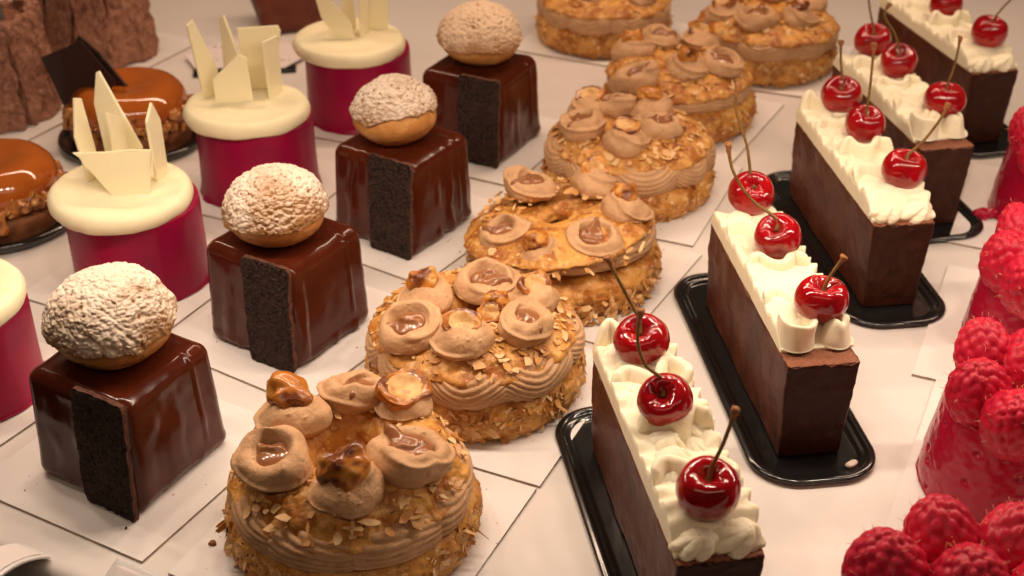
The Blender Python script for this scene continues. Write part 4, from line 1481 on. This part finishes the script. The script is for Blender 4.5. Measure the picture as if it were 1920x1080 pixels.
rboards = [(21.4, 34.6, 64.5, 7.0, 5.0), (24.0, 49.4, 65, 6.6, 5.2), (28.9, 61.2, 66, 6.2, 6.0), (34.6, 75.2, 66, 6.0, 6.0)]
for i, ((x, y), bl) in enumerate(rcakes):
    bx, by, yw, hx, hy = rboards[i]
    board(bx, by, yw, hx, hy, ['white cake board under the bottom right raspberry cake', 'white cake board under the second raspberry cake from the bottom',
          'white cake board under the third raspberry cake from the bottom', 'white cake board under the farthest raspberry cake'][i])
    r = thing('raspberry_cake', rc_lab[i], 'cake', (x, y, 0), R(50 * i), 'pink raspberry cakes')
    put('raspberry_glaze', RC[i % 2][0], r)
    put('mousse_top', RC[i % 2][1], r)
    if i == 3:
        V, F = roundbox((.95, .42, .28), .2, 16)
        V = V + vnormals(V, F) * (.28 * fbm(V * 1.9, 3, 5))[:, None]
        V[:, 1] *= 1 - .4 * sstep(0, -1.2, V[:, 0])
        put('glaze_drip', mesh('glaze_drip', V, F, M['raspglaze']), r, tuple(rotz(np.array([[-4.15, -.5, .28 + BT]]), -R(50 * i))[0]), (0, 0, -R(50 * i)))
    for j, (px, py, pz, s) in enumerate(bl):
        out = np.array([px - x, py - y])
        L_ = max(.1, np.linalg.norm(out))
        out = out / L_
        m_, hm = RM[(i + j) % 3]
        ax = math.atan2(out[1], out[0])
        rot = Matrix.Rotation(ax, 4, 'Z') @ Matrix.Rotation(R(14 + 10 * ((j * 7) % 3)), 4, 'Y') @ Matrix.Rotation(j * 1.3, 4, 'Z')
        s *= 1.04
        b = put('raspberry', m_, None, (px, py, pz), rot.to_euler(), (s, s * .97, s * (1.0 + .06 * (j % 3))))
        tag(b, rpos[i][j] + ' ' + rwhere[i], 'raspberry', 'raspberries on the pink cakes')
        put('raspberry_hairs', hm, b)['kind'] = 'stuff'

# ================================================================== far left: brown block and a white tag on a dark plate
V, F = roundbox((3.0, 2.2, 2.0), .5, 26)
V = V + vnormals(V, F) * (.4 * fbm(V * .6, 3, 4))[:, None]
V[:, 2] += 2.1
V[:, 0] *= 1 + .12 * (V[:, 2] / 4)
o = put('brown_chocolate_cake', mesh('brown_chocolate_cake', V, F, M['brown']), None, (-18.6, 110.5, .1), (0, 0, R(20)))
tag(o, 'blurred reddish brown chocolate cake at the top edge behind the white shards', 'cake')
V, F = roundbox((4.0, 2.1, .14), .12, 12)
V[:, 2] += .16
tag(put('dark_plate', mesh('dark_plate', V, F, M['blackplastic']), None, (-21.2, 101.0, 0), (0, 0, R(8))),
    'dark plate under the white tag behind the purple cakes', 'plate')
c8 = [(-4.9, -.4), (-2.6, 3.1), (2.6, 3.0), (4.9, .5), (3.6, -2.4), (-3.4, -3.0)]
n = len(c8)
V = np.array([(a, b, .0) for a, b in c8] + [(a, b, .06) for a, b in c8])
F = [tuple(range(n))[::-1], tuple(range(n, 2 * n))] + [(i, (i + 1) % n, n + (i + 1) % n, n + i) for i in range(n)]
tg = thing('product_tag', 'white paper tag with faint grey writing lying behind the purple cakes', 'tag', (-21.3, 102.3, .34), R(-4))
put('tag_card', mesh('tag_card', V, F, M['tagcard'], smooth=False), tg)
rs = np.random.RandomState(4)
Vs, Fs = [], []
c = 0
for row, (x0, x1) in enumerate([(-3.2, 1.5), (-3.8, -1.6), (1.8, 3.6)]):
    x = x0
    while x < x1:
        wd = .12 + .25 * rs.rand()
        yy = (1.4, -1.2, -.9)[row] + .12 * rs.randn()
        V, F = box_vf(x, x + wd, yy, yy + .10 + .3 * rs.rand(), .0602, .063)
        Vs.append(V)
        Fs.append(F + c)
        c += 8
        x += wd + .15 + .2 * rs.rand()
wr = put('handwriting', mesh('handwriting', np.concatenate(Vs), np.concatenate(Fs), M['ink'], smooth=False), tg)
wr['label'] = 'faint illegible grey handwriting'

# ================================================================== bottom left corner: price holders on the shelf lip
def holder(x, y, z, yaw, hx, hy, label, lean, bend):
    """a bent strip of white plastic with a paper slip, clipped to the shelf lip"""
    r = thing('label_holder', label, 'label holder', (x, y, z), R(yaw), 'label holders along the shelf lip')
    V, F = roundbox((hx, hy, .09), .07, 16)
    V[:, 2] += bend * V[:, 0] ** 2
    put('plastic_front', mesh('plastic_front', V, F, M['acrylic']), r, (0, 0, 0), (R(lean), 0, 0))
    V, F = roundbox((hx * .86, hy * .8, .03), .025, 10)
    V[:, 2] += bend * V[:, 0] ** 2 + .13
    put('paper_slip', mesh('paper_slip', V, F, M['tagcard']), r, (0, 0, 0), (R(lean), 0, 0))
    return r


holder(-15.4, 40.9, .35, -28, 2.4, 1.5, 'blurred pinkish white label holder on the shelf lip at the bottom', 24, -.03)
holder(-22.0, 42.2, 1.2, 62, 2.6, .9, 'blurred white label holder in the bottom left corner', 0, -.16)

# ================================================================== crumbs
for (x_, y_, sc_, mt, lab) in [(-13.15, 44.9, .9, 'crumb', 'tiny brown nut crumb left of the nearest praline ring'),
                               (-11.6, 53.6, .55, 'crumb', 'tiny dark crumb right of the nearest chocolate cube'),
                               (-17.2, 45.9, .35, 'darkchoc', 'tiny dark crumb in front of the nearest sponge strip')]:
    V, F = crumb_mesh(int(x_ * 7) % 50)
    tag(put('pastry_crumb', mesh('pastry_crumb', V * sc_, F, M[mt]), None, (x_, y_, .2), (0, 0, x_)), lab, 'crumb')

# fine crumbs fallen around the cubes and rings: nobody could count them
rs = np.random.RandomState(77)
Vs, Fs = [], []
c = 0
cv, cf = crumb_mesh(5)
centres = [(x, y, 3.6, 1.9, 40) for (x, y, t) in cubes] + [(d['p'][0], d['p'][1], 5.5, 1.6, 60) for d in PB[:5]]
for (x, y, r0, w_, n_) in centres:
    for q in range(n_):
        a = rs.rand() * 2 * np.pi
        rr = r0 + w_ * rs.rand() ** 2.2
        sz = .06 + .22 * rs.rand() ** 4
        v = rotz(cv * sz * np.array([1 + rs.rand(), 1, .8]), rs.rand() * 6)
        Vs.append(v + np.array([x + math.cos(a) * rr, y + math.sin(a) * rr, BT + .01]))
        Fs.append(cf + c)
        c += len(cv)
o = put('fallen_crumbs', mesh('fallen_crumbs', np.concatenate(Vs), np.concatenate(Fs), M['crumb']))
tag(o, 'tiny brown crumbs scattered on the boards round the cakes', 'crumbs')
o['kind'] = 'stuff'
